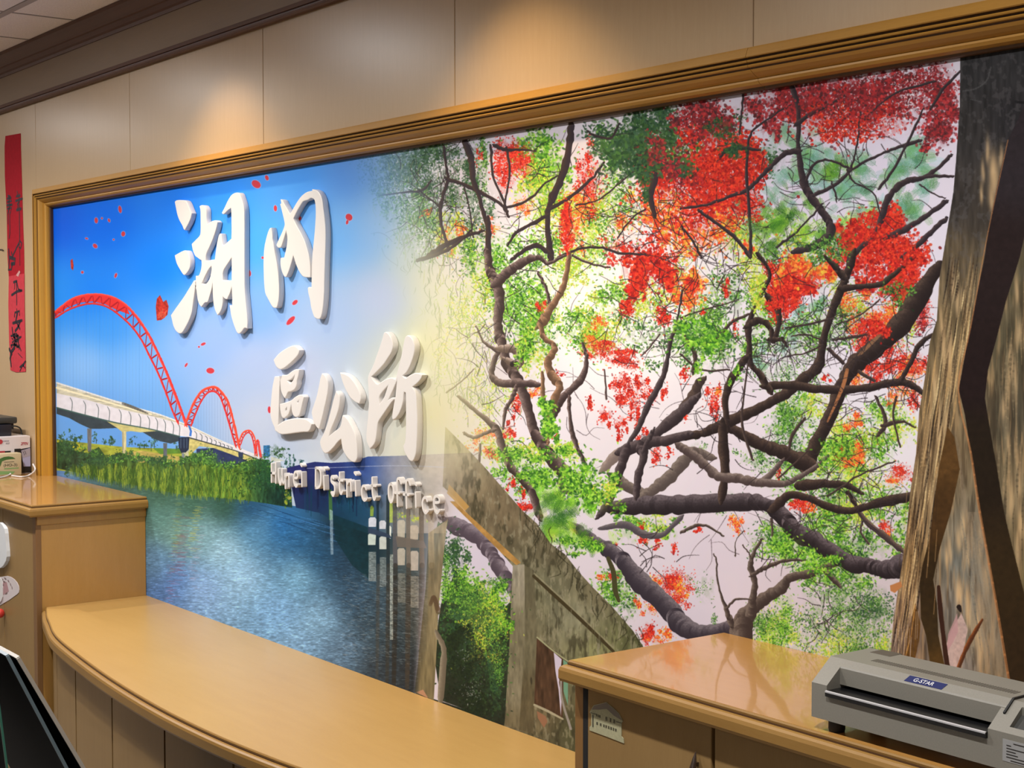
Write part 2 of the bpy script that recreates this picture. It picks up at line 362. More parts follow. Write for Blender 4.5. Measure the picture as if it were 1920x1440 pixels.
# ---- left picture: sky, arched bridge, river bank, water
def art_left():
    sky=[(110,420,8,92,225),(200,420,0,105,235),(320,370,20,120,238),(420,360,45,140,245),(560,330,70,150,240),(660,320,85,145,228),(110,560,35,140,240),(200,620,60,150,240),
     (180,560,20,125,240),(300,500,15,130,250),(480,460,70,165,250),(640,450,110,175,240),(700,450,140,185,235),(480,600,120,170,235),(620,600,165,190,230),(720,560,185,198,228),
     (250,700,120,180,245),(160,690,140,190,245),(360,680,140,180,235),(400,640,150,180,235),(480,680,172,190,228),(560,700,185,195,222),(440,740,170,190,225),(300,790,110,170,235),(180,790,100,160,235),(150,830,105,165,235),(250,830,95,155,230),
     (480,790,190,200,222),(620,800,196,203,215),(700,800,203,207,210),(760,700,205,208,200),(760,820,208,210,195),(820,520,215,216,180),(820,660,222,220,160),(830,780,214,208,150),(780,480,190,205,205),(870,650,228,226,190),(900,800,214,208,165)]
    f=field(sky,U0,V0,1000,960);h,w=f.shape[:2]
    CV[:h,:w]=f
    # petals drifting across the sky
    for (u,v,r,e,an) in [(480,345,8,1.3,.6),(500,333,4,1.4,1.2),(225,392,4,1.9,1.4),(180,413,4,1.5,1.5),(204,413,2.6,1.5,1.2),(231,438,4.4,1.2,1.7),(178,461,4.2,1.3,.8),(154,510,2.8,1,0),(217,516,3,1.7,1.9),(654,407,7,1.1,.9),(651,416,3,1.6,1.8),(516,390,4,1.6,1.5),(553,567,4.5,1.5,-.7),(545,601,6,2,-.8),(394,695,6.5,1.3,.1),(381,645,3.2,1.7,-.4),(373,650,2,1,0),(349,684,2.6,1.9,-1),(505,768,4,1.8,1.5),(467,512,4.6,1.5,1.5),(561,409,4.5,1,0),(191,409,2,1,0),(213,449,1.8,1,0),(162,447,2,1.6,.3),(586,473,3,1,0),(492,483,2.5,1,0)]:
        stamp(u,v,spr_ell(1.75*r*e+2.2,1.75*r/e**.3+2.2,an),np.array((.82,.72,.86),np.float32),.5)
        stamp(u,v,spr_ell(1.75*r*e,1.75*r/e**.3,an),np.array((.80,.20,.23),np.float32),.92)
    for P in ([(292,575),(294,560),(300,553),(306,566),(312,562),(316,574),(314,590),(308,596),(302,600),(294,601),(293,588)],[(132,488),(136,485),(138,498),(137,507),(133,503)]):
        poly(P,(176,52,42),tex=.35,tsc=(3,3))
    for k in range(5): stroke([(296+3*k,596,.7),(299+3*k,585-3*(k%3),.7)],(225,130,90))
    # hills, far trees
    poly(Zm(0,480,[(318,1030),(420,1045),(560,1060),(700,1075),(880,1082),(1010,1085),(1100,1110),(1100,1250),(318,1250)]),(150,160,62),tex=.35,tsc=(5,14))
    poly(Zm(0,480,[(800,1095),(1010,1130),(1060,1200),(780,1200),(690,1150),(640,1110)]),(190,165,100),a=.8,tex=.25,tsc=(3,9))
    poly(Zm(0,480,[(320,1040),(440,1050),(470,1090),(330,1090)]),(200,190,50),a=.8,tex=.2)
    poly(Zm(0,480,[(860,1080),(1010,1085),(1020,1110),(900,1115)]),(90,135,55),a=.9,tex=.2)
    for (u,v,s) in [(180,822,9),(150,819,6),(210,828,6),(247,825,9),(262,836,6),(283,832,9),(289,829,10),(212,825,7),(132,818,9),(118,822,10),(330,835,8),(195,828,5),(270,834,7),(142,822,6),(206,831,5)]:
        clump(u,v,s*.7,s*1.1,'d',16,sz=(3,4.5),a=.8);stroke([(u,v,1),(u,v+s,1)],(50,70,60))
    # deck
    poly(Zm(0,480,[(318,850),(480,893),(650,935),(850,972),(1010,1012),(1010,1040),(960,1055),(900,1042),(860,1025),(800,990),(740,975),(650,968),(560,972),(510,972),(450,945),(390,912),(318,888)]),(58,70,78),tex=.12)
    poly(Zm(0,480,[(600,930),(700,940),(850,972),(880,985),(790,992),(735,985),(690,992),(655,965)]),(196,190,128),tex=.12,tsc=(3,6))
    poly(Zm(0,480,[(1060,1010),(1180,1045),(1330,1085),(1475,1130),(1475,1160),(1380,1150),(1290,1115),(1200,1080),(1120,1070),(1080,1110),(1062,1100)]),(198,188,120),tex=.2,tsc=(4,5))
    poly(Zm(0,480,[(1105,1085),(1200,1080),(1290,1112),(1400,1155),(1400,1230),(1105,1180)]),(48,58,98),tex=.15)
    poly(Zm(0,480,[(318,762),(480,800),(650,850),(850,893),(1000,930),(1070,962),(1150,998),(1250,1045),(1340,1083),(1475,1132),(1475,1150),(1330,1095),(1180,1052),(1060,1018),(1005,1012),(850,972),(650,935),(480,893),(318,850)]),(222,220,228),tex=.05)
    poly(Zm(0,480,[(318,712),(420,742),(560,788),(700,826),(760,852),(900,892),(1000,932),(1070,958),(1150,995),(1250,1040),(1250,1048),(1070,968),(1000,938),(850,900),(650,855),(480,806),(318,772)]),(196,192,170),tex=.2,tsc=(2,12))
    stroke(Zm(0,480,[(318,712,9),(560,788,8),(760,852,7),(900,892,7),(1070,958,6),(1250,1042,5),(1475,1132,4)]),(226,226,224))
    stroke(Zm(0,480,[(318,740,12),(480,785,9),(650,835,8),(850,890,6)]),(238,230,196))
    stroke(Zm(0,480,[(690,828,14),(760,855,16),(830,885,8)]),(92,90,84),a=.7)
    for x0 in (405,480,553,615,680,735,790,840,885,930,975,1010,1105,1135,1165,1190,1215,1240,1262,1285,1305):
        yt=np.interp(x0,[318,650,1000,1070,1250,1340],[775,855,935,968,1050,1088]);yb=np.interp(x0,[318,650,1010,1180,1330],[850,935,1012,1052,1093])
        stroke(Zm(0,480,[(x0-12,yt,3),(x0,yt+(yb-yt)*.35,4),(x0-3,yb,4)]),(95,105,110),a=.9)
    stroke(Zm(0,480,[(318,852,7),(480,895,7),(650,937,7),(850,974,6),(1010,1014,6)]),(70,100,95))
    stroke(Zm(0,480,[(1060,1020,6),(1180,1054,6),(1330,1097,5),(1470,1152,4)]),(60,65,70))
    # piers
    for P,c in (([(490,970),(515,970),(513,1100),(494,1100)],(108,112,116)),([(686,988),(710,988),(710,1140),(688,1140)],(205,198,150)),([(688,988),(694,988),(694,1140),(688,1140)],(150,148,128)),([(918,1052),(940,1052),(938,1165),(920,1165)],(95,102,112)),
        ([(1002,1020),(1065,1018),(1062,1085),(1045,1112),(1022,1112),(1006,1080)],(42,52,74)),([(1022,1108),(1045,1105),(1060,1090),(1063,1160),(1024,1160)],(190,190,155)),([(1022,1110),(1036,1110),(1036,1160),(1024,1160)],(120,132,140)),([(1340,1105),(1368,1105),(1362,1185),(1346,1185)],(52,64,92)),([(1056,950),(1066,948),(1080,985),(1076,1015),(1064,1012),(1068,985)],(62,118,205))):
        poly(Zm(0,480,P),c,tex=.15,tsc=(9,3))
    for x in (1016,1034,1050): stroke(Zm(0,480,[(x,1026,3),(x,1080,3)]),(90,110,135))
    # cables
    for k in range(34):
        u=112+k*6.2;vt=np.interp(u,[105,150,187,220,250,280,310,340],[580,562,556,565,590,640,710,790]);vb=np.interp(u,[105,215,333],[722,755,792])
        if vb>vt+8: stroke([(u,vt+6,.7),(u,vb,.7)],(120,150,190) if k%4 else (70,110,170),a=.28,n=2)
    for k in range(14):
        u=366+k*5.2;vt=np.interp(u,[364,380,400,415,430,443],[800,745,732,750,790,830]);vb=np.interp(u,[364,400,443],[800,815,838])
        stroke([(u,vt+4,.6),(u,vb,.6)],(120,140,190),a=.4,n=2)
    # arches
    def arch(o,i,wo,wi,nb,c=(226,52,50),d=(172,32,42)):
        O=spline(Zm(0,480,o),12)[:,:2];I=spline(Zm(0,480,i),12)[:,:2]
        a=np.linspace(0,len(O)-1,nb).astype(int);b=np.linspace(0,len(I)-1,nb).astype(int)
        for q in range(nb-1):
            stroke([(*O[a[q]],wi*.8),(*I[b[q]],wi*.8)],d,n=2);stroke([(*O[a[q]],wi*.45),(*I[b[q+1]],wi*.45)],d,n=2)
            pass
        stroke([(p[0],p[1],wi) for p in I],(205,42,48),(235,80,70),n=1)
        stroke([(p[0],p[1],wo) for p in O],c,(246,96,84),n=1)
    poly(Zm(0,480,[(312,310),(400,240),(480,214),(560,212),(650,236),(710,276),(730,330),(650,300),(590,270),(520,255),(450,262),(380,288),(312,338)]),(222,52,52))
    arch([(312,312),(400,245),(480,220),(560,217),(640,236),(710,280),(770,345),(830,434),(880,532),(930,642),(970,742),(1008,842),(1045,945)],[(312,345),(380,303),(450,277),(520,266),(590,280),(650,315),(730,385),(790,463),(840,562),(885,652),(930,762),(970,872),(1000,937)],5,3.4,20)
    arch([(1042,945),(1062,890),(1092,820),(1132,762),(1180,738),(1220,742),(1260,784),(1285,832),(1310,922),(1335,1032),(1345,1075)],[(1075,950),(1095,895),(1124,828),(1162,772),(1200,760),(1233,785),(1257,842),(1282,922),(1308,1012),(1325,1070)],4.2,3,17,c=(235,72,50))
    arch([(1340,1055),(1360,1002),(1385,982),(1410,985),(1430,1020),(1440,1080),(1445,1120)],[(1352,1060),(1368,1018),(1388,995),(1405,997),(1420,1030),(1430,1080),(1434,1120)],2.6,2,8,c=(235,80,50))
    arch([(1432,1100),(1440,1045),(1452,1038),(1462,1090),(1470,1130)],[(1440,1105),(1445,1060),(1450,1055),(1456,1095),(1462,1130)],2.2,1.6,6,c=(215,60,55))
    # far bank block towers
    poly(Zm(400,800,[(392,148),(442,145),(442,235),(392,240)],4.174),(52,110,160),tex=.35,tsc=(3,3))
    clump(520,846,16,14,'d',60,sz=(3,4.5),pal=PAL['d']*.95);poly([(508,856),(535,864),(508,866)],(190,195,185))
    for u,s in ((536,10),(544,14),(551,9),(565,5)): clump(u,866,3,s*.9,'d',26,sz=(3,4.5),pal=PAL['d']*np.array((.9,1,1.5),np.float32))
    # water
    wat=[(120,890,95,135,190),(170,900,75,110,120),(230,915,60,92,82),(300,930,62,96,76),(360,945,62,100,78),(420,950,45,80,60),(470,955,28,70,110),(300,970,78,118,118),(290,1050,84,124,170),(330,1000,92,128,125),(380,1000,105,145,165),(330,1090,72,108,170),(300,1115,74,112,178),(420,1030,128,168,200),(450,1080,122,164,208),(380,1100,112,150,206),(480,990,70,120,165),(530,985,30,85,145),(560,1010,30,75,120),(560,1080,95,142,182),(640,1060,38,66,92),(600,1040,25,62,98),(680,1010,14,34,50),(640,990,16,40,55),(700,1040,25,50,60),(660,1120,52,82,110),(600,1160,104,146,188),(520,1150,100,146,200),(700,1160,55,78,95),(640,1220,92,124,156),(560,1220,98,138,184),(740,1200,50,66,76),(720,1260,50,62,72),(780,1120,84,88,84),(760,1040,80,92,95),(780,1260,42,46,50),(800,1180,70,70,62)]
    wat=[(u,v,min(255,r*1.28),min(255,g*1.24),min(255,b*1.18)) if u<640 and v>960 else (u,v,r,g,b) for u,v,r,g,b in wat]  # lower left water painted brighter to make up for lamp falloff there
    polyf([(80,880),(143,885),(233,905),(333,922),(460,935),(560,950),(900,950),(900,1500),(80,1500)],wat)
    x0,y0,x1,y1=pbox(104,884,880,1330);h,w=y1-y0,x1-x0
    # ripples follow the river: fine horizontal waves, coarser toward the bottom
    r=(noise(h,w,2.0,7,2,11)-.5)*1.0+(noise(h,w,4,16,2,12)-.5)*.6
    yy=np.linspace(0,1,h,dtype=np.float32)[:,None]
    msk=pmask([(80,890),(143,889),(233,912),(333,932),(460,944),(560,975),(640,985),(690,1000),(700,1060),(860,1080),(860,1330),(80,1330)])
    M=np.zeros((CH,CW),np.float32);M[msk[1]:msk[3],msk[0]:msk[2]]=msk[4]
    CV[y0:y1,x0:x1]*=1+(r*(.2+.36*yy)*M[y0:y1,x0:x1])[...,None]
    CV[y0:y1,x0:x1]+=(np.clip(r-.2,0,1)*(.12+.3*yy)*M[y0:y1,x0:x1])[...,None]*np.array((.8,.9,1),np.float32)
    for (u,vv,ww,c,a) in ((337,1035,16,(150,70,90),.35),(318,1100,9,(140,80,110),.3),(366,1050,10,(165,140,160),.3),(332,990,9,(160,170,90),.35),(365,985,10,(190,190,90),.45)):
        for k in range(46):
            y=vv+rng.normal(0,34);x=u+rng.normal(0,ww*.4)+(y-vv)*-.12
            stroke([(x-ww*.5,y,1),(x+ww*.5,y+.6,1)],c,a=a,n=1)
    for k in range(40):
        t=rng.random();u=470+t*200;v=948+t*62+rng.normal(0,8);stroke([(u,v,1.2),(u+16,v+4,1.4),(u+34,v+10,.8)],(70,135,205) if k%2 else (14,45,80),a=.4,n=3)
    # hedge of reeds
    hed=[(107,830),(128,826),(140,845),(165,850),(185,838),(200,858),(225,848),(245,855),(262,868),(300,864),(330,868),(345,858),(372,850),(390,862),(405,868),(440,872),(470,862),(500,862),(512,880),(545,905),(548,952),(460,938),(333,926),(233,906),(143,886),(107,878)]
    polyf(hed,[(120,850,45,70,45),(150,870,50,66,52),(210,870,62,92,48),(250,900,85,115,52),(330,900,92,126,52),(420,880,85,125,45),(440,910,105,142,55),(500,900,34,70,50),(530,930,24,60,55),(330,870,70,100,60),(180,850,60,90,45)],tex=.5,tsc=(14,4))
    for k in range(2600):
        u=rng.uniform(128,470);t=(u-140)/315;top=870+6*np.sin(u*.11)+4*np.sin(u*.31)-(8 if 370<u<400 else 0);bot=np.interp(u,[140,233,333,460],[888,906,926,938])
        v=rng.uniform(top,bot);g=rng.random();cl=.5+.5*np.sin(u*.35+2*np.sin(u*.09))
        c=(118+44*g,150+25*g,58) if cl+rng.normal(0,.45)>.55 else (44+22*g,74+28*g,36)
        stroke([(u,v,1.6),(u+rng.normal(0,1.2),v+rng.uniform(4,11),1)],c,a=.5*min(1,(u-126)/30+.1),n=1)
    clump(124,850,18,30,'d',220,sz=(3,4.5));clump(175,862,30,14,'d',260,sz=(3,4.5));clump(290,862,24,8,'d',120,sz=(3,4.5));clump(245,850,8,12,'d',60,sz=(3,));clump(220,853,9,12,'d',60,sz=(3,))
    clump(385,858,30,14,'m',260,sz=(3,4.5));clump(500,890,46,34,'d',500,sz=(3,4.5),pal=PAL['d']*np.array((.75,.95,.9),np.float32));clump(470,885,26,34,'m',190,sz=(3,4.5),pal=PAL['m']*.75)
    for k in range(120):
        u=rng.uniform(108,545);t=np.interp(u,[107,128,165,200,245,300,345,375,405,440,500,545],[832,830,850,858,856,866,862,852,868,872,866,896]);clump(u,t+rng.uniform(-3,8),9,6,'m' if u>140 and rng.random()<.6 else 'd',14,sz=(3,4.5),a=.85)
    clump(541,932,8,14,'y',70,sz=(3,4.5),pal=PAL['y']*.75)
    # long dark shed on piles standing in the river, fading to stone grey on the right
    shed=[(545,905),(535,878),(560,872),(590,866),(620,868),(660,866),(690,856),(740,855),(900,848),(900,1000),(690,1000),(640,985),(600,962),(555,952)]
    polyf(shed,[(560,885,38,40,100),(620,880,34,42,108),(680,872,34,60,140),(700,880,50,84,155),(722,880,120,130,165),(740,880,176,172,168),(800,870,196,188,170),(850,880,190,180,160),(600,930,22,40,80),(660,950,16,70,100),(690,960,14,60,92),(715,940,70,95,135),(740,950,150,150,140),(800,950,178,168,150),(640,980,14,50,74),(850,950,180,170,150)],tex=.06)
    for k in range(34):
        u=rng.uniform(556,700);v=rng.uniform(905,925);stroke([(u,v,2),(u,v+rng.uniform(25,45),2)],[(20,50,90),(16,24,60),(30,85,115),(14,60,80)][k%4],a=.5,n=1)
    stroke([(575,878,1.2),(640,876,1.2),(690,874,1.2),(760,873,1.2),(835,876,1.2)],(180,190,215),a=.65)
    poly([(616,918),(622,918),(624,975),(617,975)],(70,120,60),a=.8)
    poly([(618,955),(624,958),(625,1040),(620,1040)],(170,195,215),a=.55,tex=.3,tsc=(3,3))
    poly([(625,965),(693,990),(691,1085),(660,1060),(628,1010)],(12,48,58),a=.75,tex=.2)
    # piles and bright gaps between them
    for (a,b,c,d,col) in ((691,706,970,988,(215,222,236)),(711,724,976,992,(210,216,228)),(690,705,1000,1022,(206,222,216)),(711,726,1006,1030,(206,215,212)),(729,734,985,1010,(226,235,228)),(745,760,975,1008,(190,186,172)),(768,785,985,1012,(190,180,165)),(745,760,1028,1060,(186,182,170)),(769,785,1033,1070,(190,182,172)),(730,744,938,980,(168,190,95)),(694,701,948,968,(140,170,70))):
        poly([(a,c+3),(a+3,c),(b-3,c),(b,c+4),(b-1,d),(a,d)],col,a=.9,tex=.08)
    clump(750,966,16,7,'y',60,sz=(3,4.5),a=.5);clump(778,972,14,7,'y',50,sz=(3,4.5),a=.5);clump(808,976,8,7,'y',30,sz=(3,),a=.5)
    for (u,wd,c,c2) in ((708,5,(28,48,62),(70,74,74)),(727,6,(38,52,60),(58,58,54)),(740,8,(88,90,96),(48,46,42)),(765,8,(118,112,104),(70,64,56)),(790,9,(104,96,86),(60,54,46)),(808,11,(168,158,136),(110,98,74))):
        stroke([(u,930,wd),(u,1010,wd),(u+1,1060,wd+1)],c,n=2,a=.9);stroke([(u+1,1060,wd+1),(u,1150,wd+2),(u-1,1230,wd+1),(u-2,1290,wd)],c2,n=4,a=.6)
    for (a,b,c,d,col) in ((691,705,1035,1090,(170,180,180)),(712,724,1045,1100,(150,160,160)),(731,737,1040,1200,(196,205,196)),(746,760,1075,1130,(130,130,120)),(770,785,1080,1140,(150,145,132))):
        poly([(a,c),(b,c),(b,d),(a,d)],col,a=.55,tex=.5,tsc=(2,6))
    poly([(690,988),(730,1002),(735,1010),(690,1000)],(50,65,90),a=.9);poly([(742,1005),(795,1015),(800,1028),(745,1026)],(110,104,98),a=.9)
    for k in range(900):
        t=rng.random();u=rng.uniform(640,800);v=1075+170*t;c=(150,160,165) if rng.random()<.5 else (20,28,34)
        stroke([(u,v,1.1),(u+rng.uniform(3,7),v+1,1)],c,a=.35,n=1)
# ---- right picture: old wall, flame tree, big trunk
def art_right():
    bg=[(700,300,150,180,210),(760,450,190,200,215),(850,330,205,200,215),(870,500,222,216,222),(900,700,220,212,222),(1000,300,215,208,222),(1000,500,248,246,248),(1100,560,254,252,250),(1130,680,250,247,250),(1000,800,236,230,240),(1180,840,232,225,234),(1250,650,250,246,250),(1250,450,240,236,244),(1500,330,222,216,236),(1480,230,215,210,228),(1650,330,226,220,240),(1740,420,228,222,238),(1450,640,232,226,242),(1400,760,226,218,232),(1620,780,232,228,240),(1640,830,236,232,240),(1350,880,222,214,228),(1200,1050,220,212,226),(1350,1050,214,206,222),(1300,1130,216,208,224),(1500,1120,208,200,214),(1640,1090,206,198,208),(1550,1000,215,210,222),(900,1040,210,204,224),(880,980,212,206,220),(1700,600,225,220,232),(1650,1160,205,198,206),(1300,750,236,230,238),(2000,500,200,190,200)]
    f=field(bg,U0,V0,2320,1510);h,w=min(f.shape[0],CH),min(f.shape[1],CW);CV[:h,:w]=f[:h,:w]
    dk=(52,43,42)
    # soft far twigs and pale leaves
    for (u,v,ru,rv,n) in ((1000,420,160,150,60),(1300,420,170,150,90),(1230,600,180,120,80),(1560,420,160,140,60),(900,620,80,150,46),(1450,640,160,140,70),(1600,830,110,130,60),(1200,760,140,90,36),(1000,800,120,90,30),(1600,600,100,110,50),(1400,980,160,60,26),(1580,980,90,60,34),(830,400,70,110,50)):
        twigs(u,v,ru,rv,n,l=60,col=(92,80,88),w=1.3,a=.65)
    # leaves behind the boughs  (u,v,ru,rv,kind,n,shape,sizes)
    E=(4.5,6);F=(20,30);B=(3.5,5)
    for c in [(760,300,70,50,'f',600,'e',(4.5,6)),(710,330,60,60,'f',300,'e',(4.5,)),(800,320,50,70,'d',420,'e',E),(770,400,60,50,'m',360,'e',(4.5,6)),(800,440,50,60,'m',300,'e',(4.5,)),(850,300,30,40,'d',120,'e',(3,4.5)),
     (885,330,18,70,'d',260,'e',(4.5,)),(905,300,12,60,'m',160,'e',(4.5,)),(850,380,30,50,'d',170,'e',(3,4.5)),(900,400,30,50,'d',200,'e',(4.5,)),(855,440,30,40,'y',150,'e',E),(880,470,20,60,'m',160,'e',E),(835,450,14,30,'o',40,'e',(4.5,)),
     (1010,290,50,60,'g',420,'e',(6,8)),(1030,330,40,60,'g',320,'e',(6,8)),(1000,360,40,50,'y',200,'e',E),(1060,400,70,60,'y',420,'e',E),(1110,420,60,60,'y',380,'e',E),(1080,470,90,50,'g',300,'e',E),(1150,370,60,60,'g',330,'e',E),(1180,290,70,50,'d',420,'e',(6,8)),(1150,270,40,30,'m',150,'e',E),
     (1215,260,70,60,'d',620,'e',(6,8)),(1250,230,50,40,'d',300,'e',(6,8)),(1285,290,40,50,'m',260,'e',(6,8)),(1270,340,60,40,'m',180,'e',E),(1360,250,40,40,'d',120,'e',E),(1440,300,30,30,'d',80,'e',E),(1400,280,40,20,'d',150,'e',E),
     (1430,420,80,60,'g',260,'f',F),(1450,450,60,50,'m',300,'e',E),(1400,470,70,50,'y',280,'e',E),(1500,460,50,50,'y',200,'e',E),(1490,400,50,50,'g',120,'f',F),(1535,320,80,50,'t',150,'f',(30,42)),(1540,350,80,40,'t',120,'f',F),(1590,310,60,40,'g',110,'f',F),(1500,270,40,40,'t',70,'f',(30,42)),(1620,330,50,40,'t',70,'f',(30,42)),(1710,320,60,40,'t',100,'f',(30,42)),(1730,290,40,40,'t',70,'f',(30,42)),(1690,390,50,40,'t',80,'f',(30,42)),(1600,420,70,40,'g',130,'f',F),(1560,450,50,40,'g',110,'f',F),(1530,500,50,50,'m',200,'e',E),(1640,390,40,30,'t',50,'f',F),
     (950,540,40,80,'g',520,'e',E),(975,590,50,60,'g',420,'e',E),(935,480,40,50,'g',260,'e',E),(890,560,36,100,'y',300,'e',(3,4.5)),(860,620,40,120,'y',260,'e',(3,4.5)),(1010,500,30,60,'g',160,'e',E),(1010,620,40,60,'g',300,'e',E),(1000,660,30,60,'y',200,'e',E),(1040,560,30,60,'y',110,'e',(3,4.5)),
     (1115,600,50,40,'y',300,'e',E),(1130,640,50,30,'y',240,'e',E),(1090,620,40,40,'g',200,'e',E),(1150,560,40,40,'g',180,'e',E),(1080,500,60,50,'y',200,'e',E),(1220,620,60,40,'m',240,'e',E),(1200,560,50,50,'y',190,'e',E),(1320,620,60,60,'g',380,'e',E),(1340,650,50,40,'m',240,'e',E),(1290,640,40,50,'m',220,'e',E),(1280,530,60,60,'y',220,'e',E),(1360,560,50,50,'m',240,'e',E),
     (1425,540,20,50,'y',160,'e',E),(1430,600,40,50,'g',200,'e',E),(1500,600,40,40,'t',90,'f',F),(1525,620,60,40,'g',240,'e',E),(1590,560,40,40,'y',180,'e',E),(1590,600,50,40,'m',180,'e',E),(1400,650,20,30,'g',110,'e',E),(1430,660,40,30,'t',60,'f',F),(1500,640,60,40,'m',180,'e',(3,4.5)),(1480,700,60,40,'m',200,'e',(3,4.5)),
     (1500,770,50,40,'g',320,'e',E),(1480,790,40,50,'m',260,'e',(3,4.5)),(1470,830,40,50,'m',220,'e',(3,4.5)),(1530,760,30,30,'y',140,'e',E),(1580,830,40,60,'y',400,'e',E),(1600,850,40,50,'y',380,'e',E),(1560,870,50,60,'g',400,'e',E),(1640,840,40,50,'g',300,'e',E),(1600,900,60,40,'y',300,'e',E),(1690,790,30,50,'y',200,'e',E),(1660,770,40,30,'g',140,'e',E),(1700,560,20,40,'g',140,'e',E),(1690,620,30,50,'y',120,'e',E),
     (1480,870,60,40,'m',180,'e',(3,4.5)),(1490,900,50,40,'g',200,'e',E),(1560,930,60,30,'m',220,'e',E),(1650,930,50,30,'g',180,'e',E),(1600,960,60,30,'y',200,'e',E),(1420,860,30,20,'m',90,'e',(3,4.5)),(1360,940,40,20,'m',60,'e',(3,4.5)),(1310,850,20,20,'m',40,'e',(3,)),
     (1580,1000,60,40,'g',420,'e',E),(1610,1030,50,30,'m',240,'e',E),(1550,970,40,30,'g',200,'e',E),(1470,1010,40,30,'g',240,'e',E),(1490,1040,40,30,'g',260,'e',E),(1440,1000,40,40,'m',140,'e',(3,4.5)),(1540,1050,50,40,'g',380,'e',E),(1590,1080,50,40,'g',300,'e',E),(1690,960,20,40,'g',120,'e',E),(1670,1020,30,20,'g',90,'e',E),
     (1570,1110,60,40,'m',300,'e',(3,4.5)),(1560,1170,60,60,'m',620,'e',(3,4.5)),(1570,1210,60,50,'y',500,'e',(3,4.5)),(1620,1160,60,60,'m',480,'e',(3,4.5)),(1620,1220,60,40,'m',420,'e',(3,4.5)),(1660,1210,20,40,'y',160,'e',(3,4.5)),(1640,1140,40,40,'d',130,'e',(3,4.5)),(1450,1180,40,40,'y',520,'e',(3,4.5)),(1470,1190,40,40,'g',400,'e',(3,4.5)),(1430,1170,40,30,'m',200,'e',(3,4.5)),(1470,1140,20,30,'g',120,'e',(3,4.5)),
     (1340,1170,8,50,'m',60,'e',(3,)),(1320,1100,20,30,'m',40,'e',(3,)),(1060,850,30,16,'y',120,'e',E),(980,850,50,30,'y',240,'e',E),(950,870,30,40,'g',140,'e',E),(990,900,50,30,'g',180,'e',E),(920,830,40,40,'y',140,'e',E),(900,760,40,60,'y',140,'e',(3,4.5)),(940,740,40,30,'y',90,'e',(3,4.5)),
     (1040,930,60,30,'g',180,'f',F),(1150,1100,40,40,'g',220,'e',E),(1170,1130,30,40,'m',160,'e',E),(1190,990,40,30,'g',160,'e',E),(1240,1000,30,20,'g',110,'e',E),(1230,980,30,20,'y',70,'e',E)]:
        clump(*c[:6],sh=c[6],sz=c[7],a=.85)
    for k in range(420):
        v=rng.uniform(300,760);u=np.interp(v,[300,450,600,760],[760,800,850,880])+rng.normal(0,40);L=rng.uniform(10,34)
        stroke([(u,v,.9),(u+rng.normal(0,3),v+L*.5,1.6),(u+rng.normal(0,5),v+L,.8)],[(120,150,70),(96,120,84),(170,180,90),(70,96,72)][k%4],a=.55,n=3)
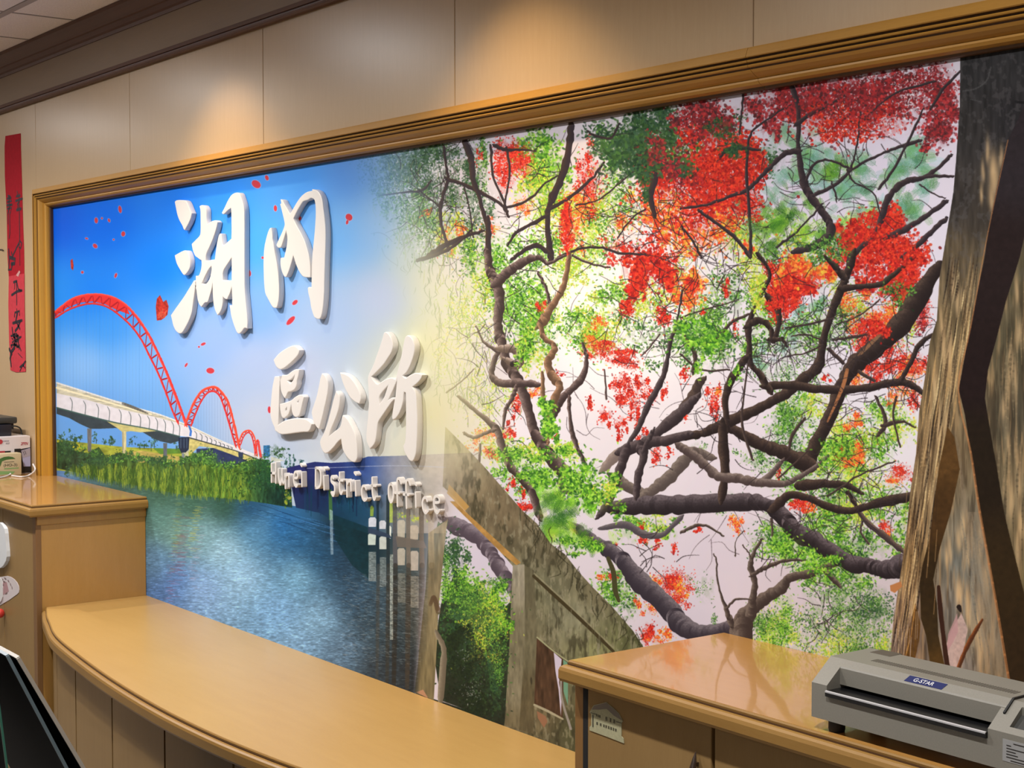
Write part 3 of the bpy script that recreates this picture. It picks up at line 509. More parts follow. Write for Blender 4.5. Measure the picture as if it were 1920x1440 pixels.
    # blossoms
    for c in [(1320,215,40,40,'c',420),(1350,230,40,40,'c',260),(1290,230,30,30,'c',200),(1530,180,90,50,'c',900),(1600,190,80,60,'c',900),(1560,220,70,40,'r',420),(1660,180,70,50,'c',760),(1700,170,60,50,'c',620),(1750,160,40,60,'c',520),(1770,210,30,60,'c',420),(1650,230,60,30,'r',260),(1750,250,30,30,'c',240),(1480,190,40,40,'c',300),(1450,230,16,26,'c',60),(1440,240,14,20,'c',40),(1420,200,30,30,'c',120),
     (1365,320,50,70,'r',780),(1330,300,50,60,'r',520),(1340,370,60,50,'r',620),(1400,330,30,50,'r',360),(1300,360,60,50,'r',420),(1250,320,50,50,'c',420),(1230,350,40,40,'r',300),(1390,390,40,40,'r',260),(1300,420,70,40,'r',360),(1230,300,30,40,'c',240),(1240,390,50,40,'o',260),(1290,450,50,30,'o',200),(1345,440,40,40,'o',240),(1110,350,24,50,'r',260),(1100,320,18,40,'r',160),(1085,380,30,30,'o',160),(1062,420,13,40,'r',420),(1062,448,12,26,'r',240),(1080,430,20,40,'o',120),
     (960,290,34,34,'r',280),(945,310,20,50,'r',200),(985,300,20,30,'r',140),(950,330,16,30,'r',110),(985,385,16,16,'o',140),(900,300,8,20,'r',30),(860,430,14,14,'o',70),(800,400,10,10,'o',24),(920,430,20,16,'o',40),(1170,420,30,30,'o',110),(1160,460,30,20,'r',90),
     (1200,500,34,50,'r',440),(1195,525,14,34,'r',300),(1240,500,24,40,'r',260),(1260,520,20,30,'r',180),(1175,578,15,16,'r',240),(1240,592,12,22,'r',160),(1255,600,8,14,'r',60),(1290,550,26,30,'o',200),(1310,530,20,20,'o',120),(1120,605,18,14,'o',90),(1015,575,10,12,'r',90),(1130,655,40,16,'r',300),(1160,670,34,16,'r',220),(1110,640,20,14,'o',110),(1180,680,20,14,'r',120),(1045,700,9,8,'r',40),(1170,715,12,22,'r',110),(1180,730,10,22,'r',100),(1155,720,10,16,'r',70),(1200,725,11,20,'r',130),(1106,758,6,14,'r',80),(1163,750,10,16,'r',100),(1190,765,10,24,'r',140),(1135,780,14,18,'r',110),(1165,795,14,14,'r',70),(1220,740,14,16,'r',80),(1245,735,8,20,'r',70),(1195,825,7,14,'r',60),(1210,815,8,14,'r',60),(1163,815,6,16,'r',60),(1230,850,10,20,'r',90),(1255,850,8,12,'r',50),(1040,813,7,14,'r',60),(970,760,11,18,'r',120),(1000,735,16,10,'o',70),(955,810,10,18,'r',90),(918,815,26,12,'o',120),(895,830,16,16,'o',70),(920,850,12,12,'r',60),(960,907,8,12,'r',70),(980,920,6,16,'r',50),(985,950,24,10,'r',130),
     (1470,545,32,40,'r',900),(1480,520,30,30,'r',520),(1462,580,16,30,'r',320),(1490,500,30,30,'o',220),(1520,530,18,20,'r',160),(1545,510,26,20,'o',180),(1560,490,20,30,'r',140),(1600,470,30,40,'r',420),(1640,440,36,40,'r',700),(1665,425,30,30,'r',520),(1690,470,40,40,'r',640),(1640,490,36,40,'r',560),(1680,530,40,40,'r',520),(1700,510,24,40,'r',320),(1600,440,24,30,'r',240),(1665,400,18,20,'r',150),(1720,470,16,20,'r',120),(1630,600,30,30,'o',340),(1640,620,40,26,'r',420),(1620,640,26,24,'r',240),(1660,590,24,24,'o',200),(1590,570,20,26,'o',160),(1733,590,14,24,'r',240),(1725,610,14,16,'c',110),(1640,695,26,20,'r',320),(1610,710,20,16,'o',180),(1690,680,30,24,'r',320),(1710,700,22,30,'o',260),(1720,680,16,20,'r',160),(1700,730,26,20,'o',200),(1715,750,12,24,'r',110),(1680,740,16,16,'o',90),(1670,650,26,20,'r',140),(1548,708,8,6,'r',50),(1340,750,13,26,'r',230),(1345,735,12,12,'o',80),(1283,775,9,16,'r',120),(1290,560,16,22,'o',160),(1295,540,14,16,'r',90),(1315,585,8,8,'r',30),(1360,540,10,16,'r',60),(1380,620,6,14,'r',40),(1285,700,8,16,'r',70),
     (1605,785,12,16,'o',120),(1590,800,10,10,'o',70),(1610,850,16,22,'o',200),(1590,865,20,14,'o',120),(1575,850,10,10,'r',40),(1690,885,22,14,'r',190),(1680,900,20,12,'o',110),(1505,945,22,14,'r',200),(1520,950,12,10,'o',80),(1460,890,6,14,'r',30),(1380,980,12,16,'o',130),(1310,990,8,8,'r',30),(1305,995,8,6,'r',20),(1665,1000,10,14,'o',90),(1660,985,10,10,'r',40),(1480,1000,8,6,'r',24),(1265,1085,30,20,'r',340),(1260,1115,26,26,'r',320),(1275,1105,14,24,'o',160),(1230,1090,14,14,'o',110),(1215,1110,10,16,'o',90),(1225,1140,16,14,'o',90),(1215,1190,14,22,'r',180),(1250,1190,10,14,'o',110),(1235,1200,16,10,'o',60),(1195,1130,10,10,'o',40),(1150,1082,12,10,'r',70),(1155,1020,6,8,'r',20),(1265,1030,5,14,'r',50),(1235,1020,8,10,'r',60),(1205,1010,9,12,'r',70),(1130,1085,10,6,'o',30),(1200,995,8,10,'r',50)]:
        clump(*c,sh='b' if rng.random()<.8 else 'e',sz=((3.5,5,7) if c[1]<560 and c[0]>1180 else (2.5,3.5)) if True else 0,a=.92)
    # light gaps between the blossoms
    for (u,v,ru,rv,n) in ((1600,190,140,60,240),(1340,320,80,90,150),(1250,400,90,80,120),(780,330,60,60,160),(1700,200,70,70,120),(800,430,50,60,110),(1650,470,60,50,50),(900,400,50,80,80),(1100,430,80,70,80)): clump(u,v,ru,rv,'w',n,sh='e',sz=(3,4.5),a=.8)
    # boughs
    z1=lambda P:Zm(640,0,P);z2=lambda P:Zm(1280,0,P);z5=lambda P:Zm(640,480,P);z6=lambda P:Zm(1280,480,P);z8=lambda P:Zm(640,960,P);z9=lambda P:Zm(1280,960,P)
    br=(74,60,54)
    for P in [[(1290,720,38),(1280,830,36),(1250,960,40),(1200,1080,40),(1160,1190,32),(1165,1320,30),(1178,1440,34)],[(1180,1170,20),(1280,1110,18),(1400,1010,15),(1470,920,12)],[(1150,1215,22),(1050,1270,20),(980,1310,16),(940,1370,12)],[(930,1165,14),(1040,1130,14),(1150,1030,10),(1210,990,10)],[(575,830,14),(590,930,14),(600,1010,18),(570,1100,20),(555,1200,18),(570,1300,16),(600,1380,14)],[(600,1005,20),(700,1040,22),(800,1090,20),(900,1150,16),(935,1210,14)],[(700,810,36),(730,900,34),(740,1000,30),(770,1100,24),(800,1200,22),(830,1300,24)],[(840,830,14),(850,980,12),(900,1100,14),(930,1180,14)],[(870,820,20),(920,840,18),(1000,840,14),(1080,845,10)],[(930,840,14),(945,950,12),(930,1080,10),(915,1160,12)],[(220,1100,6),(350,1080,10),(450,1070,14),(500,1020,10)],[(450,1080,8),(550,1160,8)],[(500,1430,26),(600,1370,30),(720,1320,20),(790,1300,14)],[(440,1460,20),(560,1420,20),(650,1370,16),(720,1300,12)],[(970,1450,20),(1040,1400,22),(1100,1380,26),(1150,1410,24)],[(1230,1440,14),(1330,1400,14),(1450,1390,14),(1560,1420,14),(1700,1430,10)],[(1330,1150,10),(1450,1120,8),(1600,1000,8),(1700,910,8)],[(1760,1010,40),(1740,1100,34),(1760,1200,24)],[(825,1240,26),(828,1340,30),(825,1480,32)],[(1390,740,10),(1450,770,14),(1520,770,12),(1560,700,10)],[(1700,1180,10),(1620,1240,8),(1560,1330,8)],[(690,1050,8),(720,1180,8),(740,1320,8)]]:
        stroke(z1(P),(56,48,56),br,rough=.6)
    for P in [[(620,500,30),(650,620,24),(650,800,26),(665,950,36),(700,1070,46),(770,1170,42),(830,1260,45),(820,1330,50),(720,1390,42),(640,1410,30)],[(640,850,30),(580,860,30),(520,910,26),(440,990,22),(370,1060,25),(250,1110,16),(130,1150,15),(0,1170,12)],[(700,1000,14),(740,920,14),(820,900,14),(900,930,14),(940,960,16),(850,1040,20),(750,1090,20)],[(940,960,14),(960,900,10),(985,780,10),(1000,640,8)],[(940,960,12),(1060,890,14),(1150,850,14),(1260,810,20),(1330,790,16)],[(1110,1050,16),(1180,960,14),(1280,770,14),(1350,620,10)],[(1500,880,20),(1440,940,22),(1350,1000,24),(1280,1010,32),(1220,1040,34),(1160,1110,36),(1120,1220,36),(1080,1320,26),(1000,1390,30),(950,1440,34)],[(1510,990,15),(1400,990,18),(1300,1005,20)],[(1470,1140,26),(1400,1190,26),(1300,1260,32),(1200,1310,36),(1080,1340,34)],[(1470,1240,26),(1390,1310,28),(1320,1380,28),(1240,1440,28)],[(340,540,12),(330,650,10),(320,740,10)],[(600,590,10),(520,640,10),(400,730,12),(370,800,14),(360,960,16),(370,1150,16),(380,1300,16),(380,1430,20)],[(100,1190,16),(200,1260,18),(300,1340,20),(370,1430,20)],[(650,690,26),(720,640,20),(820,590,16),(900,540,10)],[(780,1150,10),(720,1220,10),(620,1320,12),(540,1380,14)],[(200,900,12),(250,840,22),(330,830,24),(420,840,16)],[(930,960,10),(960,1020,10),(1070,1080,8),(1110,1200,8)],[(840,1030,10),(860,1090,10),(865,1130,6)],[(1340,1040,8),(1400,1080,8),(1470,1110,6)],[(0,1280,12),(60,1360,12),(100,1440,12)],[(1400,600,12),(1480,480,16),(1560,400,12)],[(1050,640,10),(1200,520,12),(1400,460,14)]]:
        stroke(z2(P),(50,42,48),(84,70,72),rough=.6)
    for P in [[(820,-10,40),(835,80,50),(870,150,60),(890,250,55),(880,350,50),(885,430,50),(910,520,52),(930,600,60),(980,680,60),(1020,770,56),(1060,900,60),(1090,1000,62),(1140,1080,66),(1200,1160,76),(1290,1250,66)],[(880,140,60),(960,70,52),(1050,20,42),(1120,10,26),(1160,40,20),(1250,0,14)],[(1110,100,14),(1150,180,16),(1170,260,20)],[(880,540,25),(850,620,30),(850,680,36),(900,715,40),(980,715,45),(1080,720,40)],[(870,530,20),(800,480,14),(760,400,8)],[(980,740,20),(960,800,25),(925,860,20),(910,960,14)],[(1360,500,16),(1380,580,25),(1350,690,40),(1280,760,40),(1220,830,46),(1190,900,40)],[(1280,800,18),(1285,900,18),(1300,1000,25),(1340,1100,20),(1370,1170,20)],[(670,800,20),(770,880,25),(870,970,36),(900,1060,42),(950,1180,42),(1010,1250,42),(1070,1330,42),(1110,1450,40)],[(700,1000,16),(740,1020,18),(800,1000,18),(850,980,22)],[(780,1060,14),(775,1160,14)],[(1480,640,8),(1490,800,12)],[(1310,0,14),(1400,40,12),(1500,60,10)],[(1690,560,8),(1790,440,10)],[(600,760,10),(690,690,8),(740,640,6)]]:
        stroke(z5(P),(62,50,50),(140,120,116),rough=.5)
    for P in [[(1280,0,26),(1260,130,30),(1230,210,36),(1180,290,42),(1140,360,50),(1120,380,40)],[(1120,380,26),(1140,460,26),(1200,510,30),(1160,600,40),(1190,680,50),(1230,730,40),(1200,800,40),(1180,880,40),(1165,950,26),(1160,1040,20)],[(1130,670,20),(1135,800,25),(1150,900,25)]]:
        stroke(z5(P),(98,76,60),(180,140,110),rough=.5)
    stroke(z5([(910,520,40),(970,525,46),(1005,575,40),(985,615,46),(940,590,36)]),(96,80,72),(190,170,160))
    stroke(z5([(960,610,26),(985,600,20)]),(48,40,40))
    for P in [[(1540,1250,54),(1600,1290,60),(1680,1330,50)],[(2060,1125,50),(1985,1105,58),(1920,1160,66),(1850,1240,68),(1760,1310,60),(1700,1350,50)],[(1240,1270,60),(1270,1310,60)]]: stroke(z5(P),(84,74,72),(134,122,114),rough=.5)
    stroke(z5([(1480,1190,40),(1540,1125,66),(1590,1090,46)]),(120,106,102),(166,150,142))
    big=[(1600,1390),(1700,1380)]
    stroke(z8([(590,50,40),(640,78,90),(720,112,90),(790,160,80),(850,250,70),(890,320,80),(940,400,64),(965,470,40)]),(82,72,84),(140,130,142),rough=.6)
    stroke(z8([(1320,90,50),(1420,165,64),(1500,210,80),(1580,270,90),(1650,360,100),(1720,430,110),(1800,500,112),(1870,580,104),(1920,640,104),(1990,672,90),(2080,676,80),(2170,650,74),(2230,640,80)]),(56,50,60),(122,114,122),rough=.6)
    for P in [[(1500,260,22),(1530,340,28),(1540,440,28),(1560,500,18)]]: stroke(z8(P),(72,70,44))
    stroke(z8([(1470,90,24),(1600,72,40),(1700,125,40),(1800,130,30),(1860,80,24),(1900,40,30)]),(78,72,80),(120,112,116))
    for P in [[(310,660,86),(340,590,80),(400,535,70),(470,480,66),(550,430,60),(600,370,50),(700,350,50),(780,320,44),(860,290,30)],[(385,570,60),(390,500,40),(405,400,34),(380,300,34),(400,230,20),(440,160,14)],[(400,350,24),(450,320,24),(520,290,20),(600,270,16),(680,270,12)],[(800,330,24),(840,370,30),(880,412,20)],[(280,640,40),(250,560,26),(220,480,14),(195,380,10),(190,280,8),(175,240,6)],[(250,540,14),(300,490,12),(380,490,8)],[(1040,170,14),(1000,110,12),(1010,60,12)],[(500,40,16),(505,130,12)],[(0,110,16),(60,80,18),(130,75,14),(220,130,10)],[(340,110,6),(300,160,4),(296,240,8)],[(340,190,6),(370,230,8),(385,270,8)],[(340,640,110),(340,720,110)]]:
        stroke(z9(P),(62,52,50),(120,108,100),rough=.5)
    stroke(z9([(985,-10,24),(1050,70,30),(1130,130,36),(1200,190,32),(1235,215,26)]),(64,54,56),(120,100,90))
    # long limb
    stroke([(1146,952,22),(1200,948,34),(1260,946,36),(1330,944,36),(1400,942,34),(1440,948,26),(1466,966,32),(1497,1000,33),(1527,1013,32),(1570,1043,31),(1597,1057,30),(1627,1060,28),(1653,1067,30),(1680,1066,40),(1692,1060,42)],(42,36,40),(108,98,104),rough=.7)
    for P in [[(1430,70,60),(1330,220,105),(1230,380,112),(1080,520,98),(960,620,86),(900,720,78),(850,850,74),(800,960,70),(740,1080,78),(700,1170,86)],[(700,1170,84),(600,1120,74),(500,1080,70),(420,1050,64),(330,1000,60),(250,955,54)],[(0,1010,46),(100,1000,46),(200,960,54),(280,920,60),(400,870,56),(500,820,56),(600,760,52),(680,690,56),(760,620,60),(780,540,46),(800,430,40),(850,290,42),(900,160,46),(940,60,42),(960,-10,32)],[(910,180,36),(1000,170,30),(1120,155,30),(1200,90,28),(1290,10,22)],[(900,110,42),(850,50,32),(810,10,20)],[(480,730,40),(600,725,46),(750,745,50),(900,750,46),(1050,740,46),(1200,710,42),(1280,720,40),(1345,765,26)],[(1240,680,25),(1290,580,25),(1330,500,28),(1390,450,22)],[(480,740,40),(430,660,35),(380,600,30),(375,500,32),(370,400,36),(400,300,22),(450,200,20),(490,110,20),(470,50,20),(430,0,25)],[(370,390,30),(430,360,40),(490,400,30),(510,480,30),(540,380,30),(535,300,36),(490,240,40)],[(500,470,25),(560,470,20),(580,500,15)],[(250,960,30),(245,900,35),(240,800,35),(270,700,50),(310,640,40),(340,590,40),(370,560,20)],[(225,960,46),(230,1100,56),(240,1220,50),(220,1350,42)],[(680,1290,60),(800,1280,50),(920,1290,36),(1000,1330,20)],[(930,1330,25),(975,1400,18)],[(520,1410,50),(600,1345,45),(700,1360,40),(850,1420,40),(950,1430,40),(1100,1390,50),(1280,1350,50)]]:
        stroke(z6(P),(42,34,34),(88,72,64),rough=.5)
    stroke(z6([(925,640,20),(905,720,22),(860,830,16),(815,930,10)]),(176,116,76),a=.75)
    stroke(z6([(1130,420,16),(1060,490,20),(990,560,14)]),(150,110,80),a=.6)
    for P in [[(0,1080,50),(60,1120,50),(130,1180,50),(200,1240,50),(300,1250,56),(400,1270,52),(450,1270,42),(520,1200,30),(560,1150,18)],[(450,1275,44),(560,1280,40),(640,1250,30),(740,1190,25),(800,1140,25)]]: stroke(z6(P),(74,62,62),(138,124,118),rough=.5)
    for P in [[(600,1080,15),(620,1000,20),(680,920,15)],[(1090,800,15),(1130,880,20),(1140,950,25),(1105,1000,20)],[(1140,950,25),(1230,930,15),(1300,960,10)],[(1200,800,12),(1185,900,12),(1220,1060,10)],[(820,520,20),(900,600,20)],[(990,650,20),(1080,700,18)],[(780,470,10),(700,440,10),(620,450,8)],[(370,600,10),(340,800,10),(335,950,14),(390,1130,14)],[(860,470,14),(980,450,14),(1080,430,12)],[(590,400,10),(720,380,12),(840,350,12)],[(600,560,8),(700,540,10),(780,500,10)],[(360,330,16),(280,370,16),(190,460,18)],[(0,560,12),(100,640,10),(250,640,10)],[(60,640,24),(70,560,24),(20,460,16)],[(0,870,60),(60,790,60),(90,720,50),(110,700,30)],[(540,1250,10),(700,1100,8)],[(830,1340,12),(1000,1230,10),(1180,1160,8)],[(880,380,8),(1000,330,8),(1100,250,8)],[(0,340,8),(120,300,8),(300,250,6)]]: stroke(z6(P),(58,48,48),(96,80,72),rough=.5)
    for P in [[(1740,1020,40),(1830,950,60),(1920,870,70),(1990,800,40)],[(1610,1070,25),(1680,950,30),(1730,830,36),(1800,700,32),(1830,600,26),(1850,480,22),(1880,400,14)],[(1590,1095,64),(1720,1050,62),(1820,1040,60),(1930,1008,50)],[(1600,1100,50),(1580,1160,50),(1540,1280,42),(1500,1390,40),(1455,1450,34)],[(1690,1090,60),(1700,1130,40),(1670,1240,42),(1660,1330,40)],[(1880,400,12),(1900,300,12),(1915,200,10)],[(1700,1090,20),(1740,1010,26),(1760,970,8)]]:
        stroke(z5(P),(50,42,46),(104,92,94),rough=.5)
    for (u,v,ru,rv,n) in ((1050,380,150,120,70),(1330,470,170,110,150),(1250,400,140,120,80),(1560,330,160,110,90),(1580,620,140,110,120),(1450,650,130,110,110),(1330,800,90,90,30),(1590,850,110,110,90),(960,620,90,140,60),(820,380,90,90,70),(1220,600,140,90,60),(1600,960,110,70,60),(1480,1000,70,60,40),(1230,1050,60,60,20),(1560,1160,60,70,30),(1680,700,60,90,60)):
        twigs(u,v,ru,rv,n,l=46,col=(54,46,50),w=1.5,a=.75)
    # leaves in front
    for c in [(1090,900,46,36,'g',420,'e',(6,8)),(1110,930,40,26,'g',300,'e',(6,8)),(1060,975,30,30,'y',60,'f',F),(1050,965,40,36,'g',90,'f',(30,42)),(1060,1000,40,20,'g',60,'f',F),(1100,1010,36,14,'g',50,'f',F),(1085,1020,36,16,'g',220,'e',E),(1025,772,14,22,'g',190,'e',(6,8)),(1027,805,13,22,'g',180,'e',(6,8)),(1050,850,30,14,'g',170,'e',E),(1005,890,40,22,'g',190,'e',E),(990,640,24,50,'g',140,'e',E),(965,855,40,24,'g',160,'e',E),(1140,930,30,30,'y',70,'e',E),(1160,960,16,16,'g',60,'e',E),(1300,620,40,40,'g',170,'e',(6,8)),(1340,640,40,26,'g',150,'e',(6,8)),(1420,540,16,40,'y',110,'e',E),(1560,460,50,30,'m',150,'e',E),(1440,430,50,30,'g',60,'f',F),(1570,850,40,30,'g',120,'e',E),(1470,1020,40,26,'g',160,'e',E),(1540,1060,40,20,'g',180,'e',E),(1310,690,10,18,'g',60,'e',E),(1385,700,10,14,'g',50,'e',E),(1195,290,60,50,'d',200,'e',(8,11)),(1350,240,30,20,'d',80,'e',E),(1680,545,30,30,'m',80,'e',E),(1380,280,30,16,'d',120,'e',E),(895,530,20,60,'y',90,'e',(3,4.5)),(1210,330,12,40,'d',130,'e',(6,8))]:
        clump(*c[:6],sh=c[6],sz=c[7],a=.92)
    for c in [(1470,560,26,30,'r',200),(1650,450,36,36,'r',260),(1330,330,40,50,'r',200),(1062,430,11,40,'r',120),(1640,615,30,20,'r',160),(1700,480,26,30,'r',160),(1600,200,120,40,'c',260)]: clump(*c,sh='b',sz=(3.5,5),a=.9)
    # old concrete wall
    conc=[(860,850,150,138,112),(900,880,128,116,92),(960,950,112,100,78),(1040,1030,98,92,72),(1120,1110,112,106,82),(1190,1200,92,96,64),(1020,1100,116,116,92),(1080,1160,136,136,112),(1120,1220,128,130,92),(980,1200,118,114,90),(970,1330,120,114,92),(1050,1390,84,80,62),(1020,1350,108,98,74),(1070,1380,74,78,52)]
    wall=[(835,800),(873,838),(907,874),(980,958),(1007,982),(1033,1020),(1060,1040),(1083,1070),(1113,1103),(1147,1137),(1187,1183),(1206,1212),(1206,1440),(943,1440),(943,1360),(950,1200),(962,1062),(880,968),(850,930),(830,912)]
    polyf(wall,conc,tex=.22,tsc=(26,9),seed=31)
    r=pmask(wall);x0,y0,x1,y1,m=r;n=noise(y1-y0,x1-x0,34,12,3,44);lay(x0,y0,x1,y1,m*np.clip((n-.55)*4,0,.7),np.array((.24,.23,.17),np.float32))
    n=noise(y1-y0,x1-x0,20,9,3,47);lay(x0,y0,x1,y1,m*np.clip((n-.6)*4,0,.5),np.array((.62,.6,.5),np.float32))
    poly(z8([(640,-60),(700,0),(1010,285),(985,300),(905,235),(780,110),(670,0),(610,-60)]),(176,136,76),tex=.15)
    poly([(842,908),(880,950),(872,958),(838,925)],(190,150,86),a=.9)
    polyf(z8([(965,300),(1030,295),(1035,700),(1000,1220),(915,1200),(945,760)]),[(970,1070,150,145,128),(985,1200,120,116,94),(965,1300,135,130,108),(960,1360,112,104,80)],tex=.2,tsc=(20,5),seed=9)
    polyf(z8([(1030,300),(1085,330),(1100,700),(1080,1250),(1000,1225),(1035,700)]),[(990,1080,98,94,74),(1000,1200,110,106,84),(985,1330,96,88,66)],tex=.2,tsc=(20,5),seed=19)
    stroke(z8([(1080,360,16),(1200,470,20),(1330,590,20),(1530,785,16)]),(66,58,38));stroke(z8([(1085,345,8),(1330,572,8),(1530,765,8)]),(150,146,118),a=.7)
    for k in range(46):
        t=rng.random();u=985+t*215+rng.normal(0,8);v=965+t*235+rng.normal(0,14);stroke([(u,v,1.5),(u+rng.normal(0,6),v+rng.uniform(6,22),2.4),(u+rng.normal(0,8),v+rng.uniform(20,40),1)],(52,50,36),a=.5,n=3)
    for k in range(26):
        u=rng.uniform(1015,1130);v=rng.uniform(1110,1220);stroke([(u,v,2),(u,v+rng.uniform(15,60),3)],(150,150,126) if k%2 else (92,90,68),a=.35,n=2)
    poly(z8([(1100,705),(1285,845),(1250,960),(1245,1170),(1085,1085)]),(78,58,44),tex=.35,tsc=(30,6));poly(z8([(1195,790),(1240,830),(1225,960),(1240,1050),(1235,1150),(1222,1000),(1205,900)]),(205,198,222))
    poly(z8([(1248,830),(1275,850),(1275,1090),(1250,1010)]),(112,158,132));stroke(z8([(1235,900,10),(1240,1050,12),(1290,1220,14)]),(150,145,140));stroke(z8([(1100,705,8),(1190,780,8),(1285,848,8)]),(160,165,130))
    stroke(z8([(1085,1085,12),(1160,1120,14),(1245,1165,10)]),(170,165,140));poly(z8([(1100,1120),(1150,1150),(1160,1180),(1140,1215),(1105,1160)]),(150,110,84));stamp(996,1277,spr_ell(14,4,1.5),np.array((.25,.23,.18),np.float32),.9)
    poly([(1206,1240),(1300,1228),(1420,1250),(1560,1262),(1672,1268),(1672,1520),(1100,1520),(1100,1420)],(52,66,44),tex=.35)
    for k in range(24): clump(rng.uniform(1210,1660),rng.uniform(1245,1420),36,26,'md'[k%2],60,sz=(4.5,6))
    poly([(780,1300),(945,1355),(945,1520),(700,1520)],(40,44,36),tex=.3)
    # shrubs left of the wall
    poly(z8([(560,520),(640,340),(740,420),(900,560),(955,500),(945,760),(918,1190),(800,1150),(560,1060),(520,800)]),(44,54,42),tex=.3)
    for c in [(850,1040,24,40,'d',420),(835,1080,16,40,'m',240),(870,1110,50,40,'g',520),(900,1130,50,40,'m',600),(930,1150,26,40,'g',400),(870,1170,60,40,'d',500),(910,1190,44,60,'y',420),(930,1230,26,60,'m',420),(860,1220,40,40,'d',360),(880,1130,30,26,'m',260),(940,1100,14,20,'g',110),(930,1090,24,10,'m',90),(890,1270,40,50,'d',220),(920,1300,26,50,'d',200)]: clump(*c,sh='e',sz=(4.5,6) if c[4] in 'gd' else (3,4.5),a=.85)
    clump(860,1250,40,50,'d',300,sz=(4.5,6),pal=PAL['d']*.6);clump(880,1310,50,50,'d',300,sz=(4.5,6),pal=PAL['d']*.55);clump(850,1200,24,30,'d',160,sz=(4.5,6),pal=PAL['d']*.6)
    poly(z8([(565,1080),(590,700),(700,640),(820,830),(840,1000),(930,1100),(915,1215),(780,1160)]),(34,38,32),a=.55,edge=.6)
    clump(850,1040,26,36,'w',30,sz=(3,),a=.7);clump(890,1270,40,60,'w',50,sz=(3,),a=.35);clump(900,1130,40,40,'y',120,sz=(3,),a=.8)
    # posts
    polyf(z8([(490,120),(600,40),(590,100),(570,300),(545,560),(540,700),(520,1060),(410,1015),(430,860),(450,650),(475,420)]),[(820,990,168,158,134),(822,1080,128,118,92),(812,1180,138,128,98),(800,1280,124,114,84)],tex=.22,tsc=(30,4),seed=5)
    stroke(z8([(545,560,30),(520,480,24),(500,520,20)]),(92,74,56),a=.6)
    stroke(z8([(540,690,26),(575,770,30),(570,880,40),(556,1070,30)]),(110,102,88),(150,142,124));poly(z8([(420,1015),(460,1000),(490,1050)]),(186,142,112))
    # great trunk at the right edge
    tl=[(1801,60),(1801,112),(1800,200),(1793,300),(1788,360),(1775,440),(1762,520),(1757,600),(1744,640),(1736,700),(1724,770),(1718,850),(1706,930),(1700,1000),(1690,1070),(1682,1120),(1674,1180),(1668,1250),(1665,1520),(2330,1520),(2330,60)]
    tctl=[(1830,120,50,50,52),(1900,110,48,48,50),(1900,220,44,43,46),(1820,260,54,52,52),(1840,400,66,60,54),(1800,380,56,52,50),(1790,480,96,84,66),(1810,560,118,104,80),(1780,600,100,86,62),(1770,700,112,96,70),(1750,760,126,106,76),(1730,850,120,98,70),(1720,950,128,108,78),(1712,1050,140,112,72),(1690,1150,128,104,86),(1690,1220,112,96,84),(1790,750,120,108,84),(1815,1000,126,122,108),(1800,1060,108,112,108),(1790,1150,128,126,120),(1830,1180,150,140,118),(1800,1260,130,125,122),(1860,1260,120,108,86),(1900,520,96,88,66),(1900,650,86,80,62),(1900,780,84,78,64),(1900,900,112,100,76),(1915,1000,130,114,84),(1915,1080,112,100,70),(2100,600,80,72,58),(2100,1000,100,88,70)]
    polyf(tl,tctl,tex=.3,tsc=(46,6),seed=61)
    r=pmask(tl);x0,y0,x1,y1,m=r;h,w=m.shape
    n=noise(h,w,120,10,3,71);V=(np.arange(h)/S+y0/S+V0)[:,None];g=np.clip((V-440)/160,0,1)
    lay(x0,y0,x1,y1,m*np.clip((n-.54)*3,0,.42)*g,np.array((.76,.62,.44),np.float32))
    n=noise(h,w,110,9,3,75);lay(x0,y0,x1,y1,m*np.clip((n-.57)*4,0,.4)*g,np.array((.2,.16,.12),np.float32))
    n=noise(h,w,18,14,3,77);lay(x0,y0,x1,y1,m*np.clip((n-.56)*4,0,.35)*(1-g),np.array((.36,.35,.36),np.float32))
    # dappled light on the bark: tall soft spots
    def dap(u,v,l,wd,c=(222,188,140),a=.75,an=1.57):
        stamp(u,v,spr_soft(l*1.5,wd*1.7,an+rng.normal(0,.03)),np.array(c,np.float32)/255,a*.8);stamp(u+rng.normal(0,2),v+l*.3,spr_soft(l*.8,wd*1.2,an),np.array(c,np.float32)/255,a*.5)
    for (u,v,l,wd) in ((1862,310,44,9),(1866,330,60,14),(1852,280,40,6),(1843,318,36,5),(1840,362,30,5),(1859,370,40,8),(1878,292,34,6),(1787,520,60,6),(1796,560,50,5),(1770,650,60,6),(1765,600,40,5),(1782,660,70,8),(1752,720,50,6),(1760,800,70,7),(1742,830,60,5),(1735,900,60,5),(1775,790,50,6),(1722,960,60,5),(1806,985,46,9),(1797,1010,38,7),(1814,1040,40,6),(1780,1030,44,5),(1775,1042,36,5),(1797,1105,50,8),(1816,1130,66,9),(1836,1160,70,10),(1840,1210,70,9),(1838,1010,60,9),(1850,1080,60,8),(1815,1030,40,5),(1895,680,50,9),(1903,700,56,7),(1882,760,44,6),(1912,620,40,7),(1906,540,50,6),(1897,930,60,8),(1910,900,60,9),(1914,980,60,9),(1908,1030,50,6),(1890,830,40,5),(1800,1110,30,9),(1758,900,60,5),(1748,960,60,5)): dap(u,v,l,wd)
